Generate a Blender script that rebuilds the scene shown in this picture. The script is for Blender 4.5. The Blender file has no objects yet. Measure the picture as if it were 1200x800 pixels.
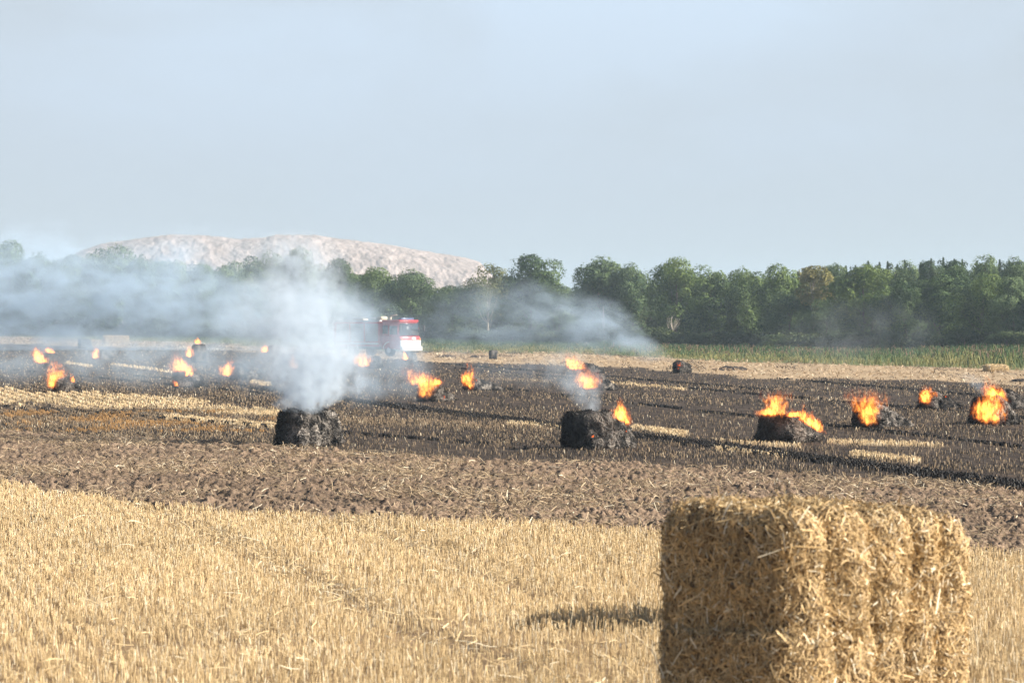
import bpy, math, random
import numpy as np
from mathutils import Vector, Matrix

rng = np.random.default_rng(7)
random.seed(7)
SC = bpy.context.scene
COL = SC.collection
H_EYE, FPX, V0 = 3.06, 3500.0, 375.0

def pxm(v):                      # pixels per metre of something standing on the ground at row v
    return (v - V0) / H_EYE
def G(u, v):                     # ground point seen at photo position (u, v)
    d = FPX / pxm(v)
    return (u - 600.0) / FPX * d, d

# ------------------------------------------------------------------ noise
def _hash(ix, iy, iz, seed):
    h = (ix.astype(np.int64) * 374761393 + iy.astype(np.int64) * 668265263 + iz.astype(np.int64) * 2147483647 + seed * 974634777) & 0xFFFFFFFF
    h = ((h ^ (h >> 13)) * 1274126177) & 0xFFFFFFFF
    h = ((h ^ (h >> 16)) * 2246822519) & 0xFFFFFFFF
    return ((h ^ (h >> 15)) & 0xFFFFFF) / float(0xFFFFFF)
def vnoise(x, y, z=None, seed=0):
    x = np.asarray(x, float); y = np.asarray(y, float)
    z = np.zeros_like(x) if z is None else np.asarray(z, float)
    ix, iy, iz = np.floor(x), np.floor(y), np.floor(z)
    fx, fy, fz = x - ix, y - iy, z - iz
    fx, fy, fz = [f * f * (3 - 2 * f) for f in (fx, fy, fz)]
    r = 0
    for a in (0, 1):
        for b in (0, 1):
            for c in (0, 1):
                w = (fx if a else 1 - fx) * (fy if b else 1 - fy) * (fz if c else 1 - fz)
                r = r + w * _hash(ix + a, iy + b, iz + c, seed)
    return r
def fbm(x, y, z=None, seed=0, octv=4, gain=0.5):
    s, a, t = 0, 1.0, 0
    for o in range(octv):
        f = 2.03 ** o
        s = s + a * vnoise(np.asarray(x) * f + 17.1 * o, np.asarray(y) * f - 5.3 * o, None if z is None else np.asarray(z) * f + 3.7 * o, seed + o)
        t += a; a *= gain
    return s / t
def sstep(a, b, x):
    t = np.clip((x - a) / (b - a), 0, 1)
    return t * t * (3 - 2 * t)

# ------------------------------------------------------------------ mesh helpers
def mesh_np(name, V, F, col=None, smooth=False, attrs=None):
    """V (n,3), F (m,k) equal-sized faces or list of such arrays"""
    Fs = F if isinstance(F, list) else [F]
    Fs = [np.asarray(f, np.int32) for f in Fs if len(f)]
    me = bpy.data.meshes.new(name)
    me.vertices.add(len(V)); me.vertices.foreach_set('co', np.asarray(V, np.float32).ravel())
    nl = sum(f.size for f in Fs); nf = sum(len(f) for f in Fs)
    me.loops.add(nl); me.loops.foreach_set('vertex_index', np.concatenate([f.ravel() for f in Fs]))
    me.polygons.add(nf)
    tot = np.concatenate([np.full(len(f), f.shape[1], np.int32) for f in Fs])
    st = np.concatenate([[0], np.cumsum(tot)[:-1]]).astype(np.int32)
    me.polygons.foreach_set('loop_start', st)
    me.polygons.foreach_set('loop_total', tot)
    me.update(calc_edges=True)
    if smooth:
        me.polygons.foreach_set('use_smooth', np.ones(nf, bool))
    if col is not None:
        a = me.color_attributes.new('tint', 'FLOAT_COLOR', 'POINT')
        c = np.ones((len(V), 4), np.float32); c[:, :3] = col
        a.data.foreach_set('color', c.ravel())
    for k, v in (attrs or {}).items():
        a = me.attributes.new(k, 'FLOAT', 'POINT'); a.data.foreach_set('value', np.asarray(v, np.float32))
    return me
def link(name, me, mat=None, parent=None, loc=None, rotz=None):
    o = bpy.data.objects.new(name, me); COL.objects.link(o)
    if mat is not None and me is not None and len(me.materials) == 0: me.materials.append(mat)
    if parent is not None: o.parent = parent
    if loc is not None: o.location = loc
    if rotz is not None: o.rotation_euler = (0, 0, rotz)
    return o
def tag(o, label=None, cat=None, group=None, kind=None):
    if label: o['label'] = label
    if cat: o['category'] = cat
    if group: o['group'] = group
    if kind: o['kind'] = kind
    return o
def empty(name, loc=(0, 0, 0), rotz=0):
    return link(name, None, loc=loc, rotz=rotz)

class MB:
    def __init__(s): s.V = []; s.Q = []; s.T = []; s.n = 0
    def add(s, V, Q=None, T=None):
        V = np.asarray(V, float)
        s.V.append(V)
        if Q is not None and len(Q): s.Q.append(np.asarray(Q) + s.n)
        if T is not None and len(T): s.T.append(np.asarray(T) + s.n)
        s.n += len(V); return s
    def box(s, c, d, taper=None, bev=0.0):
        cx, cy, cz = c; hx, hy, hz = [k / 2 for k in d]
        if bev <= 0:
            V = [(cx + a * hx, cy + b * hy, cz + e * hz) for e in (-1, 1) for a, b in ((-1, -1), (1, -1), (1, 1), (-1, 1))]
            return s.add(V, [(0, 3, 2, 1), (4, 5, 6, 7), (0, 1, 5, 4), (1, 2, 6, 5), (2, 3, 7, 6), (3, 0, 4, 7)])
        V = []
        b_ = min(bev, hx * .9, hy * .9, hz * .9)
        for (e, ins) in ((-hz, b_), (-hz + b_, 0), (hz - b_, 0), (hz, b_)):
            x, y = hx - ins, hy - ins
            for (a, b) in ((-x + b_ * (ins == 0), -y), (x - b_ * (ins == 0), -y), (x, -y + b_ * (ins == 0)), (x, y - b_ * (ins == 0)), (x - b_ * (ins == 0), y), (-x + b_ * (ins == 0), y), (-x, y - b_ * (ins == 0)), (-x, -y + b_ * (ins == 0))):
                V.append((cx + a, cy + b, cz + e))
        Q = []
        for k in range(3):
            for i in range(8):
                Q.append((8 * k + i, 8 * k + (i + 1) % 8, 8 * k + 8 + (i + 1) % 8, 8 * k + 8 + i))
        s.add(V, Q)
        base = s.n - 32
        for r, flip in ((0, True), (24, False)):
            idx = [base + r + i for i in range(8)]
            quads = [(0, 1, 2, 7), (7, 2, 3, 6), (6, 3, 4, 5)]
            for q in quads:
                q = [idx[k] for k in q]
                s.Q.append(np.array([q[::-1] if flip else q]))
        return s
    def tube(s, pts, rad, k=8, cap=True):
        pts = [np.asarray(p, float) for p in pts]
        rad = rad if hasattr(rad, '__len__') else [rad] * len(pts)
        V = []
        up = np.array([0.13, 0.21, 0.97])
        for i, p in enumerate(pts):
            t = pts[min(i + 1, len(pts) - 1)] - pts[max(i - 1, 0)]
            t = t / (np.linalg.norm(t) + 1e-9)
            a = np.cross(t, up)
            if np.linalg.norm(a) < 0.2: a = np.cross(t, np.array([1., 0, 0]))
            a /= np.linalg.norm(a); b = np.cross(t, a)
            for j in range(k):
                w = 2 * math.pi * j / k
                V.append(p + rad[i] * (math.cos(w) * a + math.sin(w) * b))
        Q = [(i * k + j, i * k + (j + 1) % k, (i + 1) * k + (j + 1) % k, (i + 1) * k + j) for i in range(len(pts) - 1) for j in range(k)]
        T = []
        if cap:
            V += [pts[0], pts[-1]]; n = len(pts) * k
            T = [(n, (j + 1) % k, j) for j in range(k)] + [(n + 1, (len(pts) - 1) * k + j, (len(pts) - 1) * k + (j + 1) % k) for j in range(k)]
        return s.add(V, Q, T)
    def build(s, name, mat, parent=None, smooth=False):
        F = []
        if s.Q: F.append(np.concatenate(s.Q))
        if s.T: F.append(np.concatenate(s.T))
        me = mesh_np(name, np.concatenate(s.V), F, smooth=smooth)
        return link(name, me, mat, parent)

# ------------------------------------------------------------------ materials
def mat_new(name):
    m = bpy.data.materials.new(name); m.use_nodes = True
    nt = m.node_tree; nt.nodes.clear()
    return m, nt, nt.nodes, nt.links
def N(nt, typ, **kw):
    n = nt.nodes.new(typ)
    for k, v in kw.items(): setattr(n, k, v)
    return n
def math_n(nt, op, a, b=None, c=None, clamp=False):
    n = nt.nodes.new('ShaderNodeMath'); n.operation = op; n.use_clamp = clamp
    for i, x in enumerate((a, b, c)):
        if x is None: continue
        if isinstance(x, (int, float)): n.inputs[i].default_value = x
        else: nt.links.new(x, n.inputs[i])
    return n.outputs[0]
def mix_c(nt, f, a, b):
    n = nt.nodes.new('ShaderNodeMix'); n.data_type = 'RGBA'
    for i, x in ((0, f), (6, a), (7, b)):
        if isinstance(x, (int, float)): n.inputs[i].default_value = x
        elif isinstance(x, tuple): n.inputs[i].default_value = (*x, 1)
        else: nt.links.new(x, n.inputs[i])
    return n.outputs[2]
def noise_n(nt, vec, scale, detail=3, rough=0.55, dist=0.0):
    n = nt.nodes.new('ShaderNodeTexNoise'); n.inputs['Scale'].default_value = scale
    n.inputs['Detail'].default_value = detail; n.inputs['Roughness'].default_value = rough; n.inputs['Distortion'].default_value = dist
    if vec is not None: nt.links.new(vec, n.inputs['Vector'])
    return n.outputs['Fac']
def ramp(nt, fac, stops):
    n = nt.nodes.new('ShaderNodeValToRGB'); cr = n.color_ramp
    while len(cr.elements) < len(stops): cr.elements.new(0.5)
    for e, (p, c) in zip(cr.elements, stops):
        e.position = p; e.color = (*c, 1) if len(c) == 3 else c
    nt.links.new(fac, n.inputs[0]); return n.outputs[0]
def simple(name, col, rough=0.6, metal=0.0, noise=0.12, spec=0.5):
    m, nt, ns, ln = mat_new(name)
    o = N(nt, 'ShaderNodeOutputMaterial'); b = N(nt, 'ShaderNodeBsdfPrincipled')
    tc = N(nt, 'ShaderNodeTexCoord')
    f = noise_n(nt, tc.outputs['Object'], 3.0, 5)
    c2 = tuple(max(0, c * (1 - 2 * noise)) for c in col)
    ln.new(mix_c(nt, f, c2, tuple(min(1, c * (1 + noise)) for c in col)), b.inputs['Base Color'])
    b.inputs['Roughness'].default_value = rough; b.inputs['Metallic'].default_value = metal
    b.inputs['Specular IOR Level'].default_value = spec
    ln.new(b.outputs[0], o.inputs[0]); return m
def tint_mat(name, transl=0.0, rough=0.85, spec=0.25, bump=None):
    m, nt, ns, ln = mat_new(name)
    o = N(nt, 'ShaderNodeOutputMaterial'); b = N(nt, 'ShaderNodeBsdfPrincipled')
    a = N(nt, 'ShaderNodeAttribute', attribute_name='tint')
    col = a.outputs['Color']
    if bump:
        tc = N(nt, 'ShaderNodeTexCoord')
        f = noise_n(nt, tc.outputs['Object'], bump[0], 6, 0.7)
        bn = N(nt, 'ShaderNodeBump'); bn.inputs['Distance'].default_value = bump[1]; bn.inputs['Strength'].default_value = 1.0
        ln.new(f, bn.inputs['Height']); ln.new(bn.outputs[0], b.inputs['Normal'])
        f2 = ramp(nt, noise_n(nt, tc.outputs['Object'], bump[0] * 1.7, 5, 0.7), [(0.3, (0.35,) * 3), (0.7, (1.6,) * 3)])
        mm = N(nt, 'ShaderNodeMix', data_type='RGBA', blend_type='MULTIPLY'); mm.inputs[0].default_value = 1
        ln.new(col, mm.inputs[6]); ln.new(f2, mm.inputs[7]); col = mm.outputs[2]
    ln.new(col, b.inputs['Base Color'])
    b.inputs['Roughness'].default_value = rough; b.inputs['Specular IOR Level'].default_value = spec
    if transl > 0:
        t = N(nt, 'ShaderNodeBsdfTranslucent'); ln.new(col, t.inputs['Color'])
        mx = N(nt, 'ShaderNodeMixShader'); mx.inputs[0].default_value = transl
        ln.new(b.outputs[0], mx.inputs[1]); ln.new(t.outputs[0], mx.inputs[2]); ln.new(mx.outputs[0], o.inputs[0])
    else:
        ln.new(b.outputs[0], o.inputs[0])
    return m
M_STRAW = tint_mat('straw_stems', 0.18, 0.6, 0.35)
M_BALE = tint_mat('bale_straw', 0.04, 0.6, 0.35)
M_LEAF = tint_mat('leaves', 0.16, 0.75, 0.25)
M_CHAR = tint_mat('charred_straw', 0.0, 0.9, 0.2, bump=(14, 0.05))
M_CHARF = tint_mat('charred_fibre', 0.0, 0.8, 0.3)
M_SOIL = tint_mat('soil_clods', 0.0, 0.95, 0.1, bump=(14, 0.02))
M_BARK = simple('bark', (0.16, 0.13, 0.10), 0.95, noise=0.35)
M_BARKP = simple('pale_bark', (0.42, 0.37, 0.30), 0.95, noise=0.3)

# ------------------------------------------------------------------ field layout, as lines in the ground plane
B1 = ([-600, 0, 120, 300, 420, 560, 765, 1140, 1200, 1900], [530, 573, 588, 605, 610, 616, 628, 650, 656, 700])     # stubble / ploughed
B2 = ([-600, 0, 250, 320, 500, 700, 860, 1200, 1900], [480, 508, 519, 525, 539, 546, 552, 576, 620])             # ploughed / burnt
B3 = ([-600, 0, 300, 500, 560, 700, 850, 1000, 1100, 1200, 1900], [396, 402, 411.5, 423, 425, 428, 441, 445, 447, 452, 470])  # burnt / cut straw
B4 = ([-600, 0, 300, 500, 700, 850, 1000, 1200, 1900], [392, 395.5, 406, 412.5, 415, 423.5, 427.5, 433, 445])     # cut straw / grass
def uv_of(X, Y):
    Yc = np.maximum(Y, 4.0)
    return 600 + FPX * X / Yc, V0 + H_EYE * FPX / Yc
TR_BURN = [((300, 455), (1300, 581.7), 0.5), ((480, 423), (900, 457), 0.2), ((540, 432), (1200, 490), 0.14), ((-60, 471), (560, 520), 0.12),
           ((150, 440), (330, 456), 0.15), ((560, 452), (1250, 530), 0.1), ((0, 432), (400, 470), 0.14), ((700, 425), (1200, 468), 0.2)]
def track_field(X, Y, lines):
    m = np.zeros_like(X)
    wob = (fbm(X * 0.35, Y * 0.12, seed=51, octv=3) - 0.5) * 0.5
    for (p, q, w) in lines:
        a = np.array(G(*p)); b = np.array(G(*q)); ab = b - a; L2 = (ab ** 2).sum(); L = math.sqrt(L2)
        t = ((X - a[0]) * ab[0] + (Y - a[1]) * ab[1]) / L2
        d = ((X - a[0]) * ab[1] - (Y - a[1]) * ab[0]) / L + wob
        m = np.maximum(m, np.exp(-(d / w) ** 2) * sstep(-0.03, 0.03, t) * sstep(1.03, 0.97, t))
    return m
TR_STUB = [((372, 600), (660, 712), 0.20), ((400, 598), (700, 712), 0.12), ((150, 590), (600, 795), 0.22), ((165, 588), (650, 800), .12), ((60, 738), (330, 752), 0.16), ((430, 760), (800, 770), .2)]
PATCH = [((-100, 460), (215, 475), 8.0, 1.0), ((150, 474), (330, 485), 4.5, .8), ((200, 490), (320, 500), 3.2, 0.8), ((-60, 490), (200, 500), 5.0, 0.45), ((380, 492), (640, 502), 3.5, .5), ((745, 502), (800, 510), 2.2, 1.0), ((600, 497), (655, 501), 2.4, 1.0), ((845, 527), (916, 535), 2.2, 1.0),
         ((1003, 533), (1072, 541), 2.2, 1.0), ((80, 425), (105, 429), 1.3, 1), ((133, 427), (182, 433), 1.3, 1), ((188, 434), (200, 436), 1.5, .9), ((300, 448), (312, 451), 2, .9), ((720, 449), (800, 456), 1.5, .7), ((840, 518), (935, 524), 1.6, .55), ((900, 465), (1000, 470), 1.4, .5), ((560, 443), (640, 447), 1.4, .4),
         ((975, 519), (1100, 523), 2.0, .65), ((1160, 452), (1200, 458), 2.4, .5)]
def patch_mask(u, v, X, Y):
    wob = (fbm(X * 0.8, Y * 0.35, seed=71, octv=4) - 0.5)
    m = np.zeros_like(u)
    for (p, q, hw, s) in PATCH:
        t = np.clip((u - p[0]) / (q[0] - p[0]), 0, 1)
        vc = p[1] + t * (q[1] - p[1])
        du = np.maximum(np.maximum(p[0] - u, u - q[0]), 0)
        d = np.sqrt(((v - vc) / hw) ** 2 + (du / (hw * 3)) ** 2)
        m = np.maximum(m, s * sstep(1.35, 0.75, d + wob * 1.5))
    return m
def layout(X, Y):
    """weights of straw stubble, soil, burnt, cut straw, grass and unburnt patch at ground points"""
    u, v = uv_of(X, Y)
    front = Y > 4
    w1 = (fbm(X * 0.9, Y * 0.5, seed=1, octv=4) - 0.5)
    w2 = (fbm(X * 0.35, Y * 0.12, seed=2, octv=4) - 0.5)
    b1 = np.interp(u, *B1) + w1 * 9
    b2 = np.interp(u, *B2) + w1 * 6
    b3 = np.interp(u, *B3) + w2 * 7
    b4 = np.interp(u, *B4) + w2 * 1.5
    stub = sstep(-1.5, 1.5, v - b1)
    soil = sstep(-1.5, 1.5, v - b2) * (1 - stub)
    burnt = sstep(-0.8, 0.8, v - b3) * (1 - sstep(-1.5, 1.5, v - b2))
    tan = sstep(-0.3, 0.3, v - b4) * (1 - sstep(-0.8, 0.8, v - b3))
    grass = 1 - np.clip(stub + soil + burnt + tan, 0, 1)
    stub = np.where(front, stub, 1.0); soil = np.where(front, soil, 0); burnt = np.where(front, burnt, 0); tan = np.where(front, tan, 0); grass = np.where(front, grass, 0)
    return u, v, stub, soil, burnt, tan, grass

# ------------------------------------------------------------------ ground sheet
def build_ground():
    radii = np.concatenate([[0.5, 2, 5, 9, 14], np.geomspace(18, 130, 420), np.geomspace(131.5, 700, 330)[0:], np.geomspace(720, 2500, 30)])
    ang = np.concatenate([np.linspace(-0.215, 0.215, 560), np.linspace(0.24, 2 * math.pi - 0.24, 70)])
    A, R = np.meshgrid(ang, radii)
    X = R * np.sin(A); Y = R * np.cos(A)
    u, v, stub, soil, burnt, tan, grass = layout(X, Y)
    tb = track_field(X, Y, TR_BURN) * burnt
    ts = track_field(X, Y, TR_STUB) * stub
    pm = patch_mask(u, v, X, Y) * burnt
    Z = (fbm(X * 0.25, Y * 0.25, seed=9) - 0.5) * 0.05 - 0.03 * tb - 0.03 * ts - 0.05 * soil
    nr, na = X.shape
    V = np.stack([X, Y, Z], -1).reshape(-1, 3)
    i = np.arange(nr - 1)[:, None]; j = np.arange(na)[None, :]; j2 = (j + 1) % na
    F = np.stack([i * na + j, i * na + j2, (i + 1) * na + j2, (i + 1) * na + j], -1).reshape(-1, 4)[:, ::-1]
    cap = np.arange(na)[None, ::-1].copy()
    me = mesh_np('ground', V, [F, cap], smooth=True, attrs={'stub': stub.ravel(), 'soil': soil.ravel(), 'burnt': burnt.ravel(), 'tan': tan.ravel(), 'grass': grass.ravel(), 'track': np.maximum(tb, ts).ravel(), 'patch': pm.ravel()})
    m, nt, ns, ln = mat_new('field_ground')
    o = N(nt, 'ShaderNodeOutputMaterial'); b = N(nt, 'ShaderNodeBsdfPrincipled'); tc = N(nt, 'ShaderNodeTexCoord')
    P = tc.outputs['Object']
    def at(n): return N(nt, 'ShaderNodeAttribute', attribute_name=n).outputs['Fac']
    mp = N(nt, 'ShaderNodeMapping'); mp.inputs['Rotation'].default_value = (0, 0, math.radians(-13.6)); ln.new(P, mp.inputs[0])
    mp2 = N(nt, 'ShaderNodeMapping'); mp2.inputs['Scale'].default_value = (1, 0.12, 1); ln.new(mp.outputs[0], mp2.inputs[0])
    fine = noise_n(nt, P, 30, 4, 0.7); mid = noise_n(nt, P, 1.3, 5, 0.65); rows = noise_n(nt, mp2.outputs[0], 3.2, 4, 0.6)
    c_soil = ramp(nt, fine, [(0.3, (0.085, 0.062, 0.045)), (0.7, (0.19, 0.145, 0.105))])
    c_stub = ramp(nt, math_n(nt, 'MULTIPLY_ADD', mid, 0.5, math_n(nt, 'MULTIPLY', fine, 0.5)), [(0.35, (0.18, 0.12, 0.07)), (0.62, (0.42, 0.30, 0.17))])
    c_tan = ramp(nt, math_n(nt, 'MULTIPLY_ADD', rows, 0.6, math_n(nt, 'MULTIPLY', mid, 0.4)), [(0.32, (0.20, 0.14, 0.09)), (0.45, (0.38, 0.28, 0.175)), (0.7, (0.50, 0.38, 0.25))])
    c_burn = ramp(nt, math_n(nt, 'MULTIPLY_ADD', rows, 0.6, math_n(nt, 'MULTIPLY', mid, 0.4)), [(0.34, (0.024, 0.020, 0.018)), (0.5, (0.062, 0.047, 0.037)), (0.68, (0.13, 0.096, 0.07))])
    c_grass = ramp(nt, mid, [(0.35, (0.07, 0.10, 0.035)), (0.65, (0.17, 0.18, 0.07))])
    c = mix_c(nt, at('stub'), c_soil, c_stub)
    c = mix_c(nt, at('burnt'), c, c_burn); c = mix_c(nt, at('tan'), c, c_tan); c = mix_c(nt, at('grass'), c, c_grass)
    c = mix_c(nt, math_n(nt, 'MULTIPLY', at('patch'), 0.8), c, c_tan)
    tr = math_n(nt, 'MULTIPLY', at('track'), 0.8)
    c = mix_c(nt, math_n(nt, 'MULTIPLY', tr, at('burnt')), c, (0.012, 0.011, 0.011))
    c = mix_c(nt, math_n(nt, 'MULTIPLY', math_n(nt, 'MULTIPLY', tr, .6), at('stub')), c, (0.12, 0.085, 0.055))
    ln.new(c, b.inputs['Base Color']); b.inputs['Roughness'].default_value = 0.95; b.inputs['Specular IOR Level'].default_value = 0.1
    bn = N(nt, 'ShaderNodeBump'); bn.inputs['Distance'].default_value = 0.04; bn.inputs['Strength'].default_value = 0.8
    ln.new(noise_n(nt, P, 12, 5, 0.7), bn.inputs['Height']); ln.new(bn.outputs[0], b.inputs['Normal'])
    ln.new(b.outputs[0], o.inputs[0])
    tag(link('ground', me, m), kind='structure')
build_ground()

# ploughed firebreak: a finely modelled sheet of clods between the two field edges
def build_plough():
    us = np.linspace(-520, 1720, 1250); ts = np.linspace(-0.04, 1.04, 330)
    U, T = np.meshgrid(us, ts)
    d1 = FPX * H_EYE / (np.interp(U, *B1) - V0); d2 = FPX * H_EYE / (np.interp(U, *B2) - V0)
    Y = d1 + (d2 - d1) * T; X = (U - 600) / FPX * Y
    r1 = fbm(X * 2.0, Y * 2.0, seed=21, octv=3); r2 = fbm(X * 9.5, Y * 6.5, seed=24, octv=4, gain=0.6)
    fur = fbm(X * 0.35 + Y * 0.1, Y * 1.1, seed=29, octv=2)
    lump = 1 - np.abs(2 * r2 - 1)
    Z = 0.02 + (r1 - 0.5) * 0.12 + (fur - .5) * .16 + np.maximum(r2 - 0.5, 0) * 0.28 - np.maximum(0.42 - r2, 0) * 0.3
    _, _, stub, soil, burnt, tan, grass = layout(X, Y)
    Z = Z * sstep(0, 0.7, soil) - (1 - sstep(0.0, 0.6, soil)) * 0.14
    dry = fbm(X * 0.8, Y * 0.6, seed=33)
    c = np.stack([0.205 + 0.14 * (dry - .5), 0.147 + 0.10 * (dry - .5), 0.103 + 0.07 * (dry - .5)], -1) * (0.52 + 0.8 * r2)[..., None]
    nt_, nu = X.shape
    i = np.arange(nt_ - 1)[:, None]; j = np.arange(nu - 1)[None, :]
    F = np.stack([i * nu + j, i * nu + j + 1, (i + 1) * nu + j + 1, (i + 1) * nu + j], -1).reshape(-1, 4)
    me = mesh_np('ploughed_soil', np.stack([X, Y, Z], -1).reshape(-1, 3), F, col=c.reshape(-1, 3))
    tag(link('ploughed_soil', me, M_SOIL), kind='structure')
build_plough()

# ------------------------------------------------------------------ stems and loose straws
def stems(X, Y, h, w, col, lean=0.18, sides=3, z0=-0.03, name='stubble'):
    n = len(X)
    yaw = rng.uniform(0, 2 * math.pi, n); lx = rng.normal(0, lean, n) * h; ly = rng.normal(0, lean, n) * h
    V = []
    for lv in (0, 1):
        for k in range(sides):
            a = yaw + 2 * math.pi * k / sides
            sc = w * (0.58 if sides == 3 else 0.5) * (1.0 if lv == 0 else 0.85)
            V.append(np.stack([X + lx * lv + np.cos(a) * sc, Y + ly * lv + np.sin(a) * sc, z0 + (h - z0) * lv + 0 * X], -1))
    V = np.stack(V, 1)                                 # n, 2*sides, 3
    base = (np.arange(n) * 2 * sides)[:, None]
    if sides == 2:
        F = base + np.array([[0, 1, 3, 2]])
        F = F.reshape(-1, 4)
    else:
        F = np.concatenate([base + np.array([[k, (k + 1) % sides, sides + (k + 1) % sides, sides + k]]) for k in range(sides)]).reshape(-1, 4)
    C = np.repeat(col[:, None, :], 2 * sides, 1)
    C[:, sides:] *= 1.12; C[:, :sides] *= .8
    return mesh_np(name, V.reshape(-1, 3), F, col=C.reshape(-1, 3))
def straw_col(n, lo=(0.40, 0.27, 0.13), hi=(0.86, 0.68, 0.40), bright=0.14):
    t = rng.beta(2.2, 1.6, n)[:, None]
    c = np.array(lo) * (1 - t) + np.array(hi) * t
    k = rng.random(n) < bright
    c[k] = np.array((0.86, 0.76, 0.56)) * rng.uniform(0.9, 1.05, (k.sum(), 1))
    return c
def ribbons(P, D, Nn, L, w, col, bend, name, seg=3):
    """flat straws: start P, direction D, normal Nn, length L, width w, bend along normal"""
    n = len(P)
    side = np.cross(D, Nn); side /= np.linalg.norm(side, axis=1)[:, None] + 1e-9
    tw = rng.normal(0, 0.5, n)[:, None]
    side = side * np.cos(tw) + Nn * np.sin(tw)
    V = []
    for s in range(seg + 1):
        t = s / seg - 0.5
        c = P + D * (L * t)[:, None] + Nn * (bend * (0.25 - t * t) * 4 * 0.5)[:, None]
        V.append(c - side * (w / 2)[:, None]); V.append(c + side * (w / 2)[:, None])
    V = np.stack(V, 1); k = 2 * (seg + 1)
    base = (np.arange(n) * k)[:, None]
    F = np.concatenate([base + np.array([[2 * s, 2 * s + 1, 2 * s + 3, 2 * s + 2]]) for s in range(seg)]).reshape(-1, 4)
    return mesh_np(name, V.reshape(-1, 3), F, col=np.repeat(col, k, 0))
def wedge_pts(n, dmin, dmax, half=0.2, power=1):
    d = np.sqrt(rng.uniform(dmin ** 2, dmax ** 2, n)) if power == 1 else rng.uniform(dmin, dmax, n)
    X = rng.uniform(-1, 1, n) * (half * d + 4.0)
    return X, d
def snap_rows(X, Y, sp, jit):
    a = math.radians(13.6); ca, sa = math.cos(a), math.sin(a)
    p = X * ca + Y * sa; q = -X * sa + Y * ca
    p = np.round(p / sp) * sp + rng.normal(0, jit, len(X))
    return p * ca - q * sa, p * sa + q * ca

def near_stubble():
    X, Y = wedge_pts(640000, 23.0, 84.0, 0.195)
    keep = rng.random(len(X)) < np.clip(1.25 - Y / 95, 0.35, 1)
    X, Y = X[keep], Y[keep]
    X, Y = snap_rows(X, Y, 0.20, 0.036)
    u, v, stub, *_ = layout(X, Y)
    ts = track_field(X, Y, TR_STUB)
    gap = fbm(X * 1.6, Y * 0.8, seed=44, octv=3)
    keep = (rng.random(len(X)) < stub * (1 - 0.62 * ts) * sstep(0.22, 0.42, gap + 0.05)) & (stub > .3)
    X, Y, ts, gap = X[keep], Y[keep], ts[keep], gap[keep]
    h = rng.uniform(0.08, 0.16, len(X)) * (1 - 0.42 * ts) * (0.8 + 0.5 * gap)
    h[rng.random(len(X)) < 0.01] *= 1.6
    w = rng.uniform(0.0045, 0.0085, len(X)) * np.clip(Y / 32, 1, 2)
    c = straw_col(len(X)) * (0.86 + 0.28 * fbm(X * 0.4, Y * 0.2, seed=45))[:, None]
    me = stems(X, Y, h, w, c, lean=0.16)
    tag(link('stubble', me, M_STRAW), 'pale cut straw stubble of the near field', 'stubble', kind='stuff')
    # chaff lying between the stems
    X, Y = wedge_pts(85000, 23.5, 80, 0.195)
    u, v, stub, *_ = layout(X, Y); k = rng.random(len(X)) < stub
    k2 = rng.random(len(X)) < np.clip(track_field(X, Y, TR_STUB) + 0.45, 0, 1)
    X, Y = X[k & k2], Y[k & k2]; n = len(X)
    a = rng.uniform(0, 2 * math.pi, n); tilt = rng.normal(0, 0.3, n)
    D = np.stack([np.cos(a) * np.cos(tilt), np.sin(a) * np.cos(tilt), np.sin(tilt)], -1)
    Nn = np.tile([0, 0, 1.0], (n, 1))
    me = ribbons(np.stack([X, Y, rng.uniform(0.01, 0.13, n)], -1), D, Nn, rng.uniform(0.06, 0.26, n), rng.uniform(0.006, 0.012, n), straw_col(n, bright=.2), rng.normal(0.01, 0.02, n), 'loose_straw')
    tag(link('loose_straw', me, M_STRAW), 'loose straws lying in the near stubble', 'straw', kind='stuff')
near_stubble()

def soil_litter():
    X, Y = wedge_pts(160000, 36, 88, 0.2)
    u, v, stub, soil, *_ = layout(X, Y)
    dens = sstep(0.40, 0.66, fbm(X * 0.5, Y * 0.35, seed=61, octv=4)) * 0.95 + 0.12
    k = rng.random(len(X)) < soil * dens
    X, Y = X[k], Y[k]; n = len(X)
    a = rng.uniform(0, 2 * math.pi, n); tilt = rng.normal(0, 0.38, n)
    D = np.stack([np.cos(a) * np.cos(tilt), np.sin(a) * np.cos(tilt), np.sin(tilt)], -1)
    me = ribbons(np.stack([X, Y, rng.uniform(0.04, 0.14, n)], -1), D, np.tile([0, 0, 1.0], (n, 1)), rng.uniform(0.06, 0.28, n), rng.uniform(0.008, 0.017, n),
                 straw_col(n, (0.22, 0.16, 0.10), (0.56, 0.43, 0.27), 0.06), rng.normal(0.01, 0.02, n), 'turned_up_straw', seg=2)
    tag(link('turned_up_straw', me, M_STRAW), 'broken straw strewn over the ploughed strip', 'straw', kind='stuff')
soil_litter()

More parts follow.
